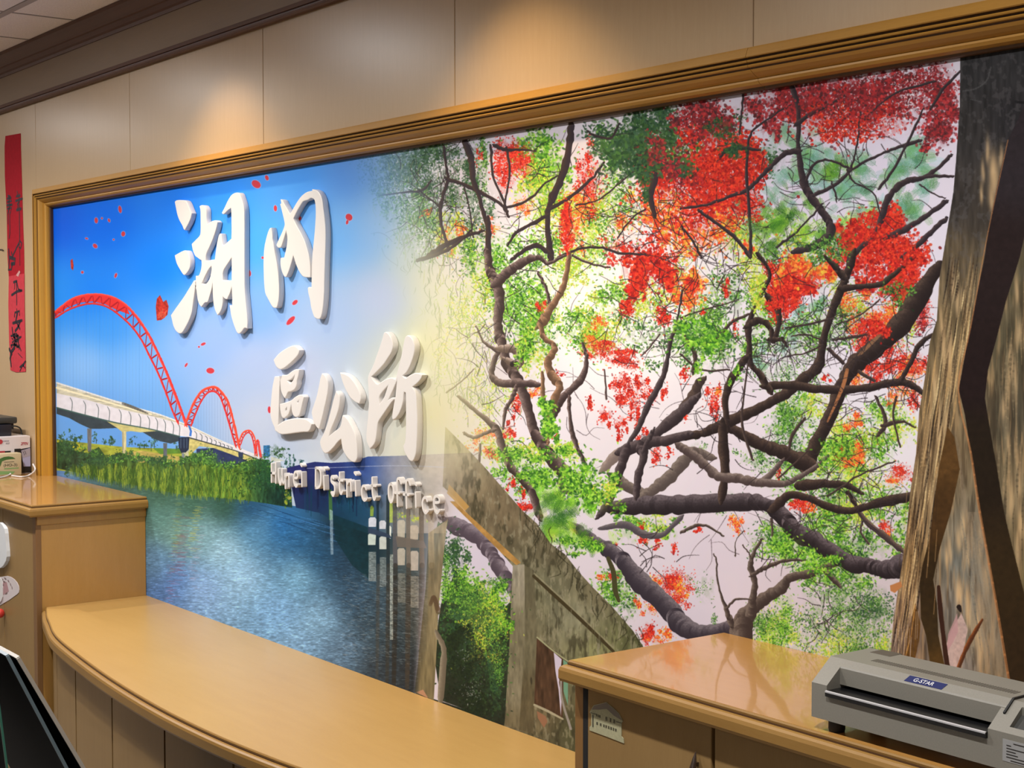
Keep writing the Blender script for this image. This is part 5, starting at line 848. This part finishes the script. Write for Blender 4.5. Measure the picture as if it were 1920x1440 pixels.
# --- low curved counter
bc=thing('curved_counter',(-3.3,-.2,0),'low counter with curved front and satin maple top below the mural','counter')
fcp=[(-4.66,-.298,0),(-4.60,-.318,0),(-4.52,-.345,0),(-4.43,-.370,0),(-4.232,-.422,0),(-3.979,-.458,0),(-3.64,-.493,0),(-3.295,-.512,0),(-3.011,-.510,0),(-2.798,-.494,0),(-2.665,-.478,0),(-2.4,-.44,0),(-1.999,-.362,0)]
fc=[(p.x,p.y) for p in crv(fcp,6)]
def offs(P,o):
    out=[]
    for i,(x,y) in enumerate(P):
        a=P[max(i-1,0)];b_=P[min(i+1,len(P)-1)];t=Vector((b_[0]-a[0],b_[1]-a[1])).normalized();out.append((x+t.y*o,y-t.x*o,t.y,-t.x))
    return out
bx0,bx1=-4.6600,-1.9985
obj('worktop_board',flat(bmesh.new(),[(bx0,.0395,ZBN)]+[(min(max(x,bx0),bx1),y,ZBN) for x,y,_,_ in offs(fc,-.001)]+[(bx1,.0395,ZBN)],(0,0,-1),-.040),M_bench,bc)
edge_strip([(x,y,nx,ny) for x,y,nx,ny in offs(fc,0)][1:-1],ZBN,.043,bc)
body=offs(fc,-.018);zq=ZBN-.0435
def bodyseg(x0,x1,o0,o1,z0,z1):
    xs_=[p[0] for p in body];pts=[]
    n=max(2,int((x1-x0)/.05)+1)
    for k in range(n+1):
        x=x0+(x1-x0)*k/n;i=max(0,min(len(body)-2,int(np.searchsorted(xs_,x))-1));a,b_=body[i],body[i+1];t=(x-a[0])/(b_[0]-a[0]) if b_[0]!=a[0] else 0
        y=a[1]+(b_[1]-a[1])*t;pts.append((x,y,a[2],a[3]))
    rings=[[(x+nx*o0,y+ny*o0,z0),(x+nx*o1,y+ny*o1,z0),(x+nx*o1,y+ny*o1,z1),(x+nx*o0,y+ny*o0,z1)] for x,y,nx,ny in pts]
    return loft(bmesh.new(),rings)
gx=[-4.655,-4.405,-4.062,-3.697,-3.315,-2.959,-2.60,-2.24,-2.02]
for a,b_ in zip(gx,gx[1:]): obj('front_panel',bodyseg(a+.0048,b_-.0048,-.014,0,0.0,zq),M_front,bc,smooth=True)
obj('carcass',bodyseg(-4.65,-2.03,-.10,-.0145,0,zq-.001),M_line,bc)
# --- storage cabinet on the right
rc=thing('storage_cabinet',(-1.3,-.15,0),'tall amber wood cabinet at right with two doors and a reflecting top','cabinet')
rx,ry=-1.983,-.332;rx1=-1.02
obj('worktop_board',flat(bmesh.new(),[(rx+.001,ry+.001,ZT),(rx1,ry+.001,ZT),(rx1,.0395,ZT),(rx+.001,.0395,ZT)],(0,0,1),.036),M_top,rc)
edge_strip([(rx,.0395,-1,0),(rx,ry,-1,-1),(rx1,ry,0,-1)],ZT,.038,rc)
zb2=ZT-.0385
obj('side_panel',B(-1.989,-1.9665,-.316,.039,0,zb2,bev=.001),wood('brown_carcass_edge',(.20,.10,.03),(.28,.145,.05),.4,(9,9,1)),rc)
obj('side_panel',B(rx1-.022,rx1-.002,-.316,.039,0,zb2,bev=.001),MATS['brown_carcass_edge'],rc)
obj('carcass',B(-1.966,rx1-.023,-.296,.035,.0,zb2-.001),M_black,rc)
for k,(a,b_) in enumerate(((-1.9510,-1.6515),(-1.6440,-1.345),(-1.3375,-1.047))):
    dd=obj('door',B(a,b_,-.3185,-.2965,.08,zb2-.004,bev=.0015),M_front,rc)
    hx=b_-.030 if k%2==0 else a+.030;hz=.9585 if k%2==0 else .948
    # leaf-shaped dark pull
    pr=[(.0005,0),(.0035,-.010),(.0065,-.026),(.0085,-.05),(.0085,-.07),(.0065,-.094),(.0035,-.11),(.0005,-.12)]
    bm=loft(bmesh.new(),[[(hx+r*math.cos(t),-.3185-.011*math.sin(math.pi*min(1,max(0,(-dz)/.12)))*1.0-.7*r*math.sin(t)-.004,hz+dz) for t in [2*math.pi*i/10 for i in range(10)]] for r,dz in pr])
    hd=obj('handle',bm,mat('dark_bronze_pull',(.035,.018,.01),.3,coat=.5),dd,smooth=True)
    for dz in (-.02,-.10): obj('handle_foot',B(hx-.003,hx+.003,-.328,-.318,hz+dz-.003,hz+dz+.003),MATS['dark_bronze_pull'],dd)
obj('gap_shade_strip',B(-1.9660,-1.9515,-.3168,-.2965,.08,zb2-.002),M_black,rc)  # flush black strip stands in for the shade inside the open gap
obj('plinth',B(-1.9655,rx1-.023,-.31,-.297,0,.078),M_line,rc)
# --- house-shaped paper tag on the cabinet door
sp=lambda x,y,yy=-.3198:onY(1095+x/14.4,1300+y/14.4,yy)
st=thing('paper_tag',tuple(sp(600,800,-.3185)),'small house-shaped grey-green paper tag with printed lines on the cabinet door','label')
HS=[(150,510),(195,430),(260,320),(600,240),(770,380),(940,540),(1045,750),(1010,800),(1005,1160),(1060,1220),(1075,1350),(600,1165),(150,1000),(150,910),(195,860),(195,560)]
obj('paper',flat(bmesh.new(),[sp(*p) for p in HS],(0,-1,0),.0013),speck('sage_paper',(.40,.38,.23),.7,.1,400),st)
obj('printed_roof',flat(bmesh.new(),[sp(x,y,-.3201) for x,y in [(205,440),(268,335),(598,256),(765,395),(930,550),(1025,738),(800,600),(610,420),(400,440)]],(0,-1,0),.0003),mat('roof_grey_ink',(.20,.165,.13),.7),st)
ink=mat('black_ink',(.02,.017,.015),.6)
bm=bmesh.new();rn=random.Random(5)
def glyph(cx_,cy_,wd,ht):
    """small printed character: a few crossed pen strokes"""
    P=lambda a,c:sp(cx_+a*wd,cy_+c*ht+.37*a*wd,-.3201)
    for k in range(3): y=-.4+.4*k;ribbon(bm,[P(-.42,y),P(.42,y)],.0006,(0,-1,0),.0001,2)
    for k in range(2): x=rn.choice((-.25,0,.25));ribbon(bm,[P(x,-.5),P(x+rn.uniform(-.1,.1),.5)],.0006,(0,-1,0),.0001,2)
for k in range(3): glyph(340+k*45,590+k*17,34,62)
for k in range(3): glyph(610+k*100,690+k*32,70,100)
for k,x in enumerate((355,450,540,600,665,730,795,860)): glyph(x,810+(x-355)*.36,46,70)
ribbon(bm,[sp(180,522,-.3201),sp(320,565,-.3201)],.0010,(0,-1,0),.0001);ribbon(bm,[sp(870,765,-.3201),sp(1000,800,-.3201)],.0010,(0,-1,0),.0001)
ribbon(bm,[sp(240,580,-.3201),sp(240,900,-.3201)],.0022,(0,-1,0),.0001)
obj('printed_text',bm,ink,st)
# ================================================================ laminator on the cabinet
lx,ly=-1.438,-.329;M_gry=speck('warm_grey_plastic',(.225,.212,.18),.42,.05,500,.02)
lm=thing('laminator',(lx+.21,ly+.06,ZT),'grey desktop laminator with black feed tray on the right cabinet','laminator')
LX=lambda s:lx+s
def lp(n,hh): return (ly+n,ZT+hh)
cheek=[lp(0,.018),lp(0,.068),lp(.040,.100),lp(.128,.100),lp(.132,.094),lp(.132,.018)]
low=[lp(0,.018),lp(0,.0525),lp(.004,.0535),lp(.131,.0535),lp(.131,.018)]
bar=[lp(.028,.066),lp(.028,.0895),lp(.0295,.0918),lp(.040,.100),lp(.128,.100),lp(.132,.094),lp(.132,.066)]
bm=bmesh.new();prism(bm,cheek,LX(0),LX(.028));prism(bm,low,LX(.028),LX(.2955));prism(bm,bar,LX(.028),LX(.305))
obj('housing',bm,M_gry,lm)
bm=bmesh.new();ck=[lp(0,.018),lp(0,.066),lp(.040,.0985),lp(.128,.0985),lp(.132,.093),lp(.132,.018)]
# control end with a sunken panel
prism(bm,ck,LX(.2955),LX(.322));prism(bm,ck,LX(.404),LX(.413))
prism(bm,[lp(0,.018),lp(0,.066),lp(.008,.0725),lp(.012,.066),lp(.034,.083),lp(.034,.0937),lp(.040,.0985),lp(.128,.0985),lp(.132,.093),lp(.132,.018)],LX(.322),LX(.404))
obj('control_housing',bm,M_gry,lm)
pn=obj('control_panel',prism(bmesh.new(),[lp(.0105,.0665),lp(.0330,.0836),lp(.0338,.0826),lp(.0113,.0655)],LX(.3225),LX(.4035)),mat('dark_panel_plastic',(.055,.055,.052),.35),lm)
kn=bmesh.new();lathe(kn,[(0,.016),(.010,.016),(.0115,.014),(.0125,.002),(.013,0),(0,0)],(0,0,0));
nrm=Vector((0,-.6,.8));rot=Vector((0,0,1)).rotation_difference(nrm).to_matrix().to_4x4()
kn.transform(Matrix.Translation((LX(.352),*lp(.0215,.0750)))@rot);obj('knob',kn,mat('black_knob',(.012,.012,.014),.35),lm,smooth=True)
obj('side_seam',prism(bmesh.new(),[lp(.020,.0855),lp(.040,.1012),lp(.110,.1012),lp(.110,.095),lp(.040,.095),lp(.022,.08)],LX(.3035),LX(.3065)),mat('black_rubber',(.01,.01,.01),.7),lm)
obj('feed_tray',prism(bmesh.new(),[lp(-.004,.0535),lp(-.0045,.0600),lp(-.002,.0615),lp(.10,.0600),lp(.10,.0536)],LX(.0285),LX(.295)),mat('glossy_black_tray',(.008,.008,.009),.25,spec=.5),lm)
obj('tray_highlight',prism(bmesh.new(),[lp(-.0047,.0592),lp(-.0047,.0612),lp(-.0022,.0620),lp(-.0018,.0616)],LX(.0286),LX(.2949)),mat('tray_highlight_pale',(.62,.62,.64),.3,metal=.3),lm)  # pale strip paints the highlight along the tray's front lip
obj('slot_lining',prism(bmesh.new(),[lp(.055,.0603),lp(.055,.0658),lp(.06,.0658),lp(.06,.0603)],LX(.0285),LX(.295)),M_black,lm)
for k in range(58):
    s=.055+k*.0041
    obj('vent_slit',prism(bmesh.new(),[lp(.062,.0998),lp(.062,.10025),lp(.078,.10025),lp(.078,.0998)],LX(s),LX(s+.0021)),MATS['black_gap'] if 0 else mat('vent_dark',(.075,.065,.05),.7),lm)
obj('recess_shade_block',B(LX(.018),LX(.055),ly+.104,ly+.1325,ZT+.088,ZT+.1006,bev=.001),mat('recess_dark',(.09,.075,.055),.8),lm)  # solid dark block painted as the shade of a notch at the back
sl=Vector((0,.010,.0082)).normalized();nn=Vector((1,0,0)).cross(sl)
sp2=lambda s,t:Vector((LX(s),*lp(.0298+sl.y*t,.0920+sl.z*t)))+nn*.0004
bl=obj('brand_label',flat(bmesh.new(),[sp2(.139,.0004),sp2(.201,.0004),sp2(.205,.0112),sp2(.143,.0112)],nn,.0004),mat('navy_label',(.012,.018,.10),.5,spec=.2),lm)
obj('lettering',textmesh('G-STAR',.0085,sp2(.152,.0028)+nn*.0002,(1,0,0),sl,.0002,shear=.25,xs=1.15,bold=.0001),mat('pale_ink',(.62,.62,.66),.5),bl)
rl=obj('rating_label',flat(bmesh.new(),[(LX(.318),ly-.0004,ZT+.030),(LX(.372),ly-.0004,ZT+.030),(LX(.372),ly-.0004,ZT+.058),(LX(.318),ly-.0004,ZT+.058)],(0,-1,0),.0004),mat('silver_label',(.33,.33,.33),.4),lm)
bm=bmesh.new()
for k,(a,c) in enumerate(((.334,.366),(.324,.330),(.324,.362),(.324,.337),(.324,.340),(.324,.366),(.330,.364))): ribbon(bm,[(LX(a),ly-.0005,ZT+.0545-.0037*k),(LX(c),ly-.0005,ZT+.0545-.0037*k)],.0013,(0,-1,0),.0001,2)
obj('printed_lines',bm,ink,rl)
for s in (.03,.385):
    for n_ in (.02,.11): obj('foot',lathe(bmesh.new(),[(0,0),(.011,0),(.012,.004),(.012,.019),(0,.019)],(LX(s),ly+n_,ZT)),MATS['black_rubber'],lm,smooth=True)
# ================================================================ things on the left counter (their fronts face the room's right, toward +x)
def face(x): return (lambda a,z,o=0:Vector((x+o,a,ZT+z)))
EX=Vector((1,0,0))
def decal(fn,pts,m,root,name='printed_patch',o=.0006): return obj(name,flat(bmesh.new(),[fn(a,z,o) for a,z in pts],EX,.0004),m,root)
def rect(a0,a1,z0,z1,sk=0): return [(a0,z0),(a1,z0),(a1+sk,z1),(a0+sk,z1)]
wx=-5.634;wb=thing('carton',(wx-.12,-.13,ZT),'white carton with red emblem and black printed window, leaning near the wall','box')
M_cardw=mat('white_card',(.72,.66,.66),.5);M_blk=mat('black_print',(.012,.010,.012),.4)
obj('box_body',B(wx-.30,wx,-.262,-.006,ZT,ZT+.142,bev=.001),M_cardw,wb);W_=face(wx)
# u(px) on the face -> room y
ya=lambda u:-.006+(u-58.5)*.00199
decal(W_,rect(ya(0),ya(10),.073,.090),mat('red_print',(.45,.04,.05),.4),wb);decal(W_,rect(ya(10),ya(21),.073,.089),M_blk,wb);decal(W_,rect(ya(28),ya(40),.070,.0955),M_blk,wb)
decal(W_,[(ya(39.5),.002),(ya(58.3),.002),(ya(58.3),.0255),(ya(45),.0265),(ya(41),.088),(ya(58.3),.0965),(ya(58.3),.0985),(ya(39.5),.0935)],M_blk,wb)
decal(W_,[(ya(45),.0265),(ya(58.4),.0255),(ya(58.4),.0965),(ya(41),.088)],mat('lilac_print',(.42,.42,.62),.5),wb,o=.0004)
decal(W_,[(ya(41),.087),(ya(58.4),.0955),(ya(58.4),.066),(ya(43),.060)],mat('silver_print',(.40,.36,.42),.4),wb,o=.0008)
obj('printed_arcs',ribbon(ribbon(bmesh.new(),[W_(ya(44+k),.083-.006*k*k/4+.0,.001) for k in (0,1,2,3)],.0016,EX,.0002),[W_(ya(47+k),.086-.006*k*k/4,.001) for k in (0,1,2,3)],.0016,EX,.0002),M_blk,wb)
bm=bmesh.new();lathe(bm,[(0,.0012),(.009,.0012),(.009,0),(0,0)],(0,0,0),n=20);bm.transform(Matrix.Translation(W_(ya(1.5),.125,.0002))@Matrix.Rotation(R(90),4,'Y'));obj('emblem',bm,MATS['red_print'],wb)
obj('lettering',textmesh('2BBN',.0155,W_(ya(40),.1085,.0004),(0,1,0),(0,0,1),.0003,shear=.35,xs=.72,bold=.0004),mat('crimson_ink',(.40,.06,.09),.5),wb)
bm=bmesh.new()
for z,u0,n in ((.1265,5.5,7),(.1175,12,4)):
    for k in range(n): ribbon(bm,[W_(ya(u0+k*1.9),z-.0025,.0004),W_(ya(u0+k*1.9+.9),z+.0025,.0004)],.0016,EX,.0002,2)
obj('printed_lines',bm,mat('grey_ink',(.25,.22,.24),.5),wb)
dv=thing('scanner',(wx-.15,-.14,ZT+.142),'flat black office device lying on top of the white carton','device')
obj('body',B(wx-.30,wx-.04,-.30,-.062,ZT+.1425,ZT+.186,bev=.004),mat('navy_black_plastic',(.010,.011,.020),.4),dv,smooth=True)
obj('lid',B(wx-.30,wx-.05,-.30,-.036,ZT+.188,ZT+.213,bev=.006),mat('charcoal_plastic',(.04,.042,.04),.4),dv,smooth=True)
obj('hinge',B(wx-.16,wx-.07,-.06,-.044,ZT+.165,ZT+.19,bev=.002),MATS['navy_black_plastic'],dv)
obj('cord',tube(bmesh.new(),crv([(wx-.05,-.063,ZT+.176),(wx-.05,-.045,ZT+.178),(wx-.05,-.026,ZT+.168),(wx-.05,-.020,ZT+.1455)],8),.0028),MATS['black_rubber'],dv,smooth=True)
hx_=-5.581;gb=thing('small_carton',(hx_-.02,-.18,ZT),'small beige and green HO-3 carton in front of the white carton','box')
obj('box_body',B(hx_-.046,hx_,-.30,-.0575,ZT,ZT+.084,bev=.004),mat('beige_card',(.60,.50,.30),.5),gb,smooth=True);H_=face(hx_)
yb=lambda u:-.0575+(u-41)*.00199
decal(H_,[(yb(-6),.058),(yb(0),.066),(yb(8),.072),(yb(16),.073),(yb(24),.070),(yb(29.5),.0625),(yb(22),.0625),(yb(12),.061),(yb(4),.056),(yb(2),.044),(yb(0),.036),(yb(-6),.03)],mat('green_print',(.06,.15,.035),.5),gb,'leaf_print')
decal(H_,[(yb(-6),.006),(yb(24),.006),(yb(28),.015),(yb(20),.017),(yb(-6),.020)],mat('light_green_print',(.22,.38,.13),.5),gb,'green_band')
decal(H_,rect(yb(8),yb(35),.0255,.0295),MATS['light_green_print'],gb,'green_band')
obj('lettering',textmesh('(HO-3)',.0145,H_(yb(6.5),.0355,.0004),(0,1,0),(0,0,1),.0003,xs=1.2),ink,gb)
bm=bmesh.new();[ribbon(bm,[H_(yb(8+k*2.4),.052,.0004),H_(yb(9.6+k*2.4),.052,.0004)],.0018,EX,.0002,2) for k in range(8)];obj('printed_lines',bm,ink,gb)
M_cab=mat('white_cable',(.72,.68,.66),.45)
cbl=obj('cable',tube(bmesh.new(),crv([onZ(-30,905,ZT+.003),onZ(-6,897,ZT+.003),onZ(8,894,ZT+.0035),onZ(17,890.5,ZT+.005),onZ(20,888,ZT+.009)],8),.0030),M_cab,smooth=True,loc=(-5.4,-.15,ZT));tag(cbl,'white cable lying in front of the beige and green carton','cable')
cb2=obj('cable',tube(bmesh.new(),crv([onZ(22,892,ZT+.0033),onZ(41,894,ZT+.0033),onZ(53,891.5,ZT+.0033),onY(63,885,-.040),onY(66,879,-.034),onY(62,870.5,-.028)],8),.0030),M_cab,smooth=True,loc=(-5.45,-.1,ZT));tag(cb2,'white cable curling up beside the white carton and the frame','cable')
# ================================================================ red paper couplet on the wall
rs=thing('paper_scroll',(-5.75,-.001,1.43),'long red paper scroll with black brush writing taped left of the frame','scroll')
sw=lambda u,v,y=-.0012:onY(u,v,y)
obj('upper_paper',flat(bmesh.new(),[sw(10,255),sw(38.5,250),sw(39,280),sw(41,345),sw(43,420),sw(45,470),sw(45.5,515),sw(16.5,521),sw(14,480),sw(12.5,400),sw(9,330),sw(8.5,275)],(0,-1,0),.0012),speck('crimson_paper',(.36,.012,.022),.75,.1,60,.02,spec=.08),rs)
obj('lower_paper',flat(bmesh.new(),[sw(16.5,518,-.0020),sw(45.5,513,-.0020),sw(46,580,-.0020),sw(47.5,660,-.0020),sw(48,697,-.0020),sw(30,698,-.0020),(sw(19.5,694,-.0020)),sw(17,640,-.0020),sw(15.5,570,-.0020)],(0,-1,0),.0008),speck('rose_red_paper',(.50,.045,.06),.75,.1,60,.02,spec=.08),rs)
bm=bmesh.new()
def brush(P,w,y=-.0016): ribbon(bm,[sw(u,v,y) for u,v in P],[.0016*max(.35,k) for k in w] if isinstance(w,list) else .0016*w,(0,-1,0),.0003,3)
f8=lambda P:[(x/8,350+y/8) for x,y in P]
for P,w in (([(255,70),(265,110),(250,140)],4),([(245,150),(300,130)],5),([(285,110),(285,330)],4),([(235,215),(330,180)],6),([(260,260),(290,220)],4),([(250,350),(315,330)],7),([(270,270),(260,360)],4),([(290,360),(292,600),(295,800)],4),([(295,810),(325,850),(310,925),(285,905),(290,830)],5),([(295,920),(297,1180)],3),([(280,850),(190,1040)],5),([(120,135),(155,150)],5),([(110,180),(165,170)],6),([(140,140),(135,260)],5),([(110,230),(170,215)],5),([(105,280),(180,270)],6),([(150,270),(120,400)],6),([(110,330),(175,320),(150,400)],5),([(118,400),(120,560)],3),([(145,420),(148,700),(138,770)],4),([(130,940),(140,1100),(125,1250),(170,1240),(185,1160)],6),([(150,1060),(230,1090),(220,1150),(170,1160)],9),([(170,980),(190,1060)],4)): brush(f8(P),w,-.00165)
f7=lambda P:[(x/6.85,500+y/6.85) for x,y in P]
for P,w in (([(175,200),(215,185)],6),([(190,215),(185,290)],3),([(215,200),(235,290),(275,310)],5),([(150,365),(215,320),(280,305)],6),([(212,215),(215,490)],4),([(215,545),(215,600)],4),([(185,640),(190,590),(250,570),(250,620)],5),([(165,725),(215,710),(280,690)],7),([(225,600),(205,700),(255,800)],6),([(260,700),(230,780),(195,825)],7),([(215,600),(195,720)],3)): brush(f7(P),w,-.0025)
# ink painting of a plum branch below the greeting
rr=random.Random(3)
for P,w in (([(155,780),(165,860),(190,930),(185,1040),(150,1090),(130,1180),(145,1280)],[5,7,10,10,10,9,6]),([(140,890),(190,880),(240,920),(270,900)],5),([(200,940),(235,960),(245,1060)],[8,8,4]),([(215,1020),(255,1040),(270,1080)],4),([(120,1060),(150,1120)],9),([(230,1110),(285,1170)],2),([(255,1290),(300,1260),(325,1215)],[4,8,4]),([(280,1290),(255,1340)],3),([(300,1270),(320,1300)],4)): brush(f7(P),w,-.0025)
for k in range(26):
    u,v=rr.uniform(150,245),rr.uniform(870,1030);a=rr.uniform(0,6.28);brush(f7([(u,v),(u+22*math.cos(a),v+22*math.sin(a))]),rr.uniform(3,6),-.0025)
obj('brush_writing',bm,mat('brush_ink',(.018,.012,.022),.5),rs)
obj('tape',flat(bmesh.new(),[sw(30,516,-.0027),sw(34,519,-.0027),sw(38,510,-.0027),sw(36,507,-.0027)],(0,-1,0),.0002),mat('tape',(.62,.32,.30),.3),rs)
hk=obj('hook',tube(bmesh.new(),[sw(-4,468,-.001),sw(2,468,-.004),sw(5,468.4,-.005),sw(5.4,471,-.005)],.0022),M_line,smooth=True,loc=tuple(sw(2,468,0)));tag(hk,'tiny dark hook in the wall left of the red scroll','hook')
# ================================================================ things in front of the left counter
yc=-.327
pf=thing('hand_fan',tuple(onY(10,1120,yc)),'round white paper fan with a faint red stamp hung on the counter front','fan')
f5=lambda x,y,yy:onY(x/7.58,970+y/7.58,yy)
FP=[(-260,1020),(-200,930),(-100,865),(0,848),(100,832),(150,846),(200,880),(240,925),(265,980),(272,1030),(268,1065),(240,1095),(120,1180),(0,1250),(-100,1290),(-200,1240),(-250,1130)]
obj('paper_blade',flat(bmesh.new(),[f5(x,y,yc-.0012) for x,y in FP],(0,-1,0),.0012),mat('fan_paper',(.62,.55,.55),.6),pf)
obj('blade_rib',flat(bmesh.new(),[f5(x,y,yc-.0040) for x,y in [(-60,870),(0,865),(22,880),(34,1000),(34,1130),(20,1180),(0,1205),(-60,1230)]],(0,-1,0),.0025),M_white,pf)
obj('stamp_print',flat(bmesh.new(),[f5(x,y,yc-.0015) for x,y in [(38,930),(95,918),(125,1050),(60,1095),(36,1100)]],(0,-1,0),.0003),mat('faded_red_ink',(.42,.24,.25),.6),pf)
bm=bmesh.new()
for (x,y,a) in ((30,880,.4),(75,870,.6),(120,905,.9),(150,955,1.2),(170,1000,1.4),(60,915,.3),(40,965,-.3),(90,1080,-.5)): ribbon(bm,[f5(x-14*math.cos(a),y-14*math.sin(a),yc-.0017),f5(x+14*math.cos(a),y+14*math.sin(a),yc-.0017)],.0045,(0,-1,0),.0002,2)
obj('printed_text',bm,mat('brown_ink',(.20,.12,.12),.6),pf)
wp=obj('tray',flat(bmesh.new(),[f5(x,y,yc-.012) for x,y in [(-300,75),(0,75),(35,115),(62,165),(72,230),(80,350),(92,480),(95,560),(82,620),(45,685),(0,722),(-300,722)]],(0,-1,0),.012),mat('white_plastic',(.70,.72,.74),.35),loc=tuple(onY(0,1020,yc)))
tag(wp,'white rounded plastic tray hung on the counter front above the fan','tray')
rb=obj('ball',lathe(bmesh.new(),[(0,-.016),(.008,-.014),(.014,-.008),(.016,0),(.014,.008),(.008,.014),(0,.016)],tuple(onY(-.5,1150,yc-.017)),n=20),mat('red_plastic',(.55,.04,.03),.35),smooth=True,loc=tuple(onY(-.5,1150,yc)));tag(rb,'small red ball below the paper fan at the counter front','ball')
# dark display boards standing at the lower left
def board(P0,P1,L,th,m,me,label,grp='black display boards'):
    """thin leaning board: right edge P0(top)->P1(direction down to the floor), running L metres to the left"""
    P0=Vector(P0);d_=(Vector(P1)-P0);P1=P0+d_*(-(P0.z)/d_.z);n=d_.normalized().cross(Vector((1,0,0))).normalized()
    t=thing('display_board',(P1.x-L/2,P1.y,0),label,'board',grp)
    obj('panel',flat(bmesh.new(),[P0,P1,P1-Vector((L,0,0)),P0-Vector((L,0,0))],n if n.y<0 else -n,th),m,t)
    e=Vector((.003,0,0));nn_=n if n.y<0 else -n
    obj('edge_band',flat(bmesh.new(),[P0+e,P0+e-nn_*th,P1+e-nn_*th,P1+e],(1,0,0),.003),me,t)
    obj('top_band',flat(bmesh.new(),[P0+Vector((0,0,.0015)),P0-Vector((L,0,-.0015)),P0-Vector((L,0,-.0015))-nn_*th,P0+Vector((0,0,.0015))-nn_*th],(0,0,1),.0015),me,t)
    return t
blk=mat('black_gloss_board',(.002,.002,.003),.6,spec=.04)
bx_=-2.699
board((bx_,-1.050,1.019),(bx_,-.931,.795),.5,.007,blk,mat('pale_edge_band',(.36,.33,.29),.4),'black leaning board with pale edge, nearest the curved counter')
board((bx_-.01,-1.066,1.024),(bx_-.01,-.960,.80),.5,.006,blk,mat('blue_grey_edge',(.12,.17,.20),.35),'black leaning board with blue-grey edge, middle of three')
board((bx_-.02,-1.090,1.035),(bx_-.02,-1.066,.818),.5,.004,blk,mat('green_edge',(.03,.14,.10),.35),'black upright board with green glass edge, nearest the camera')
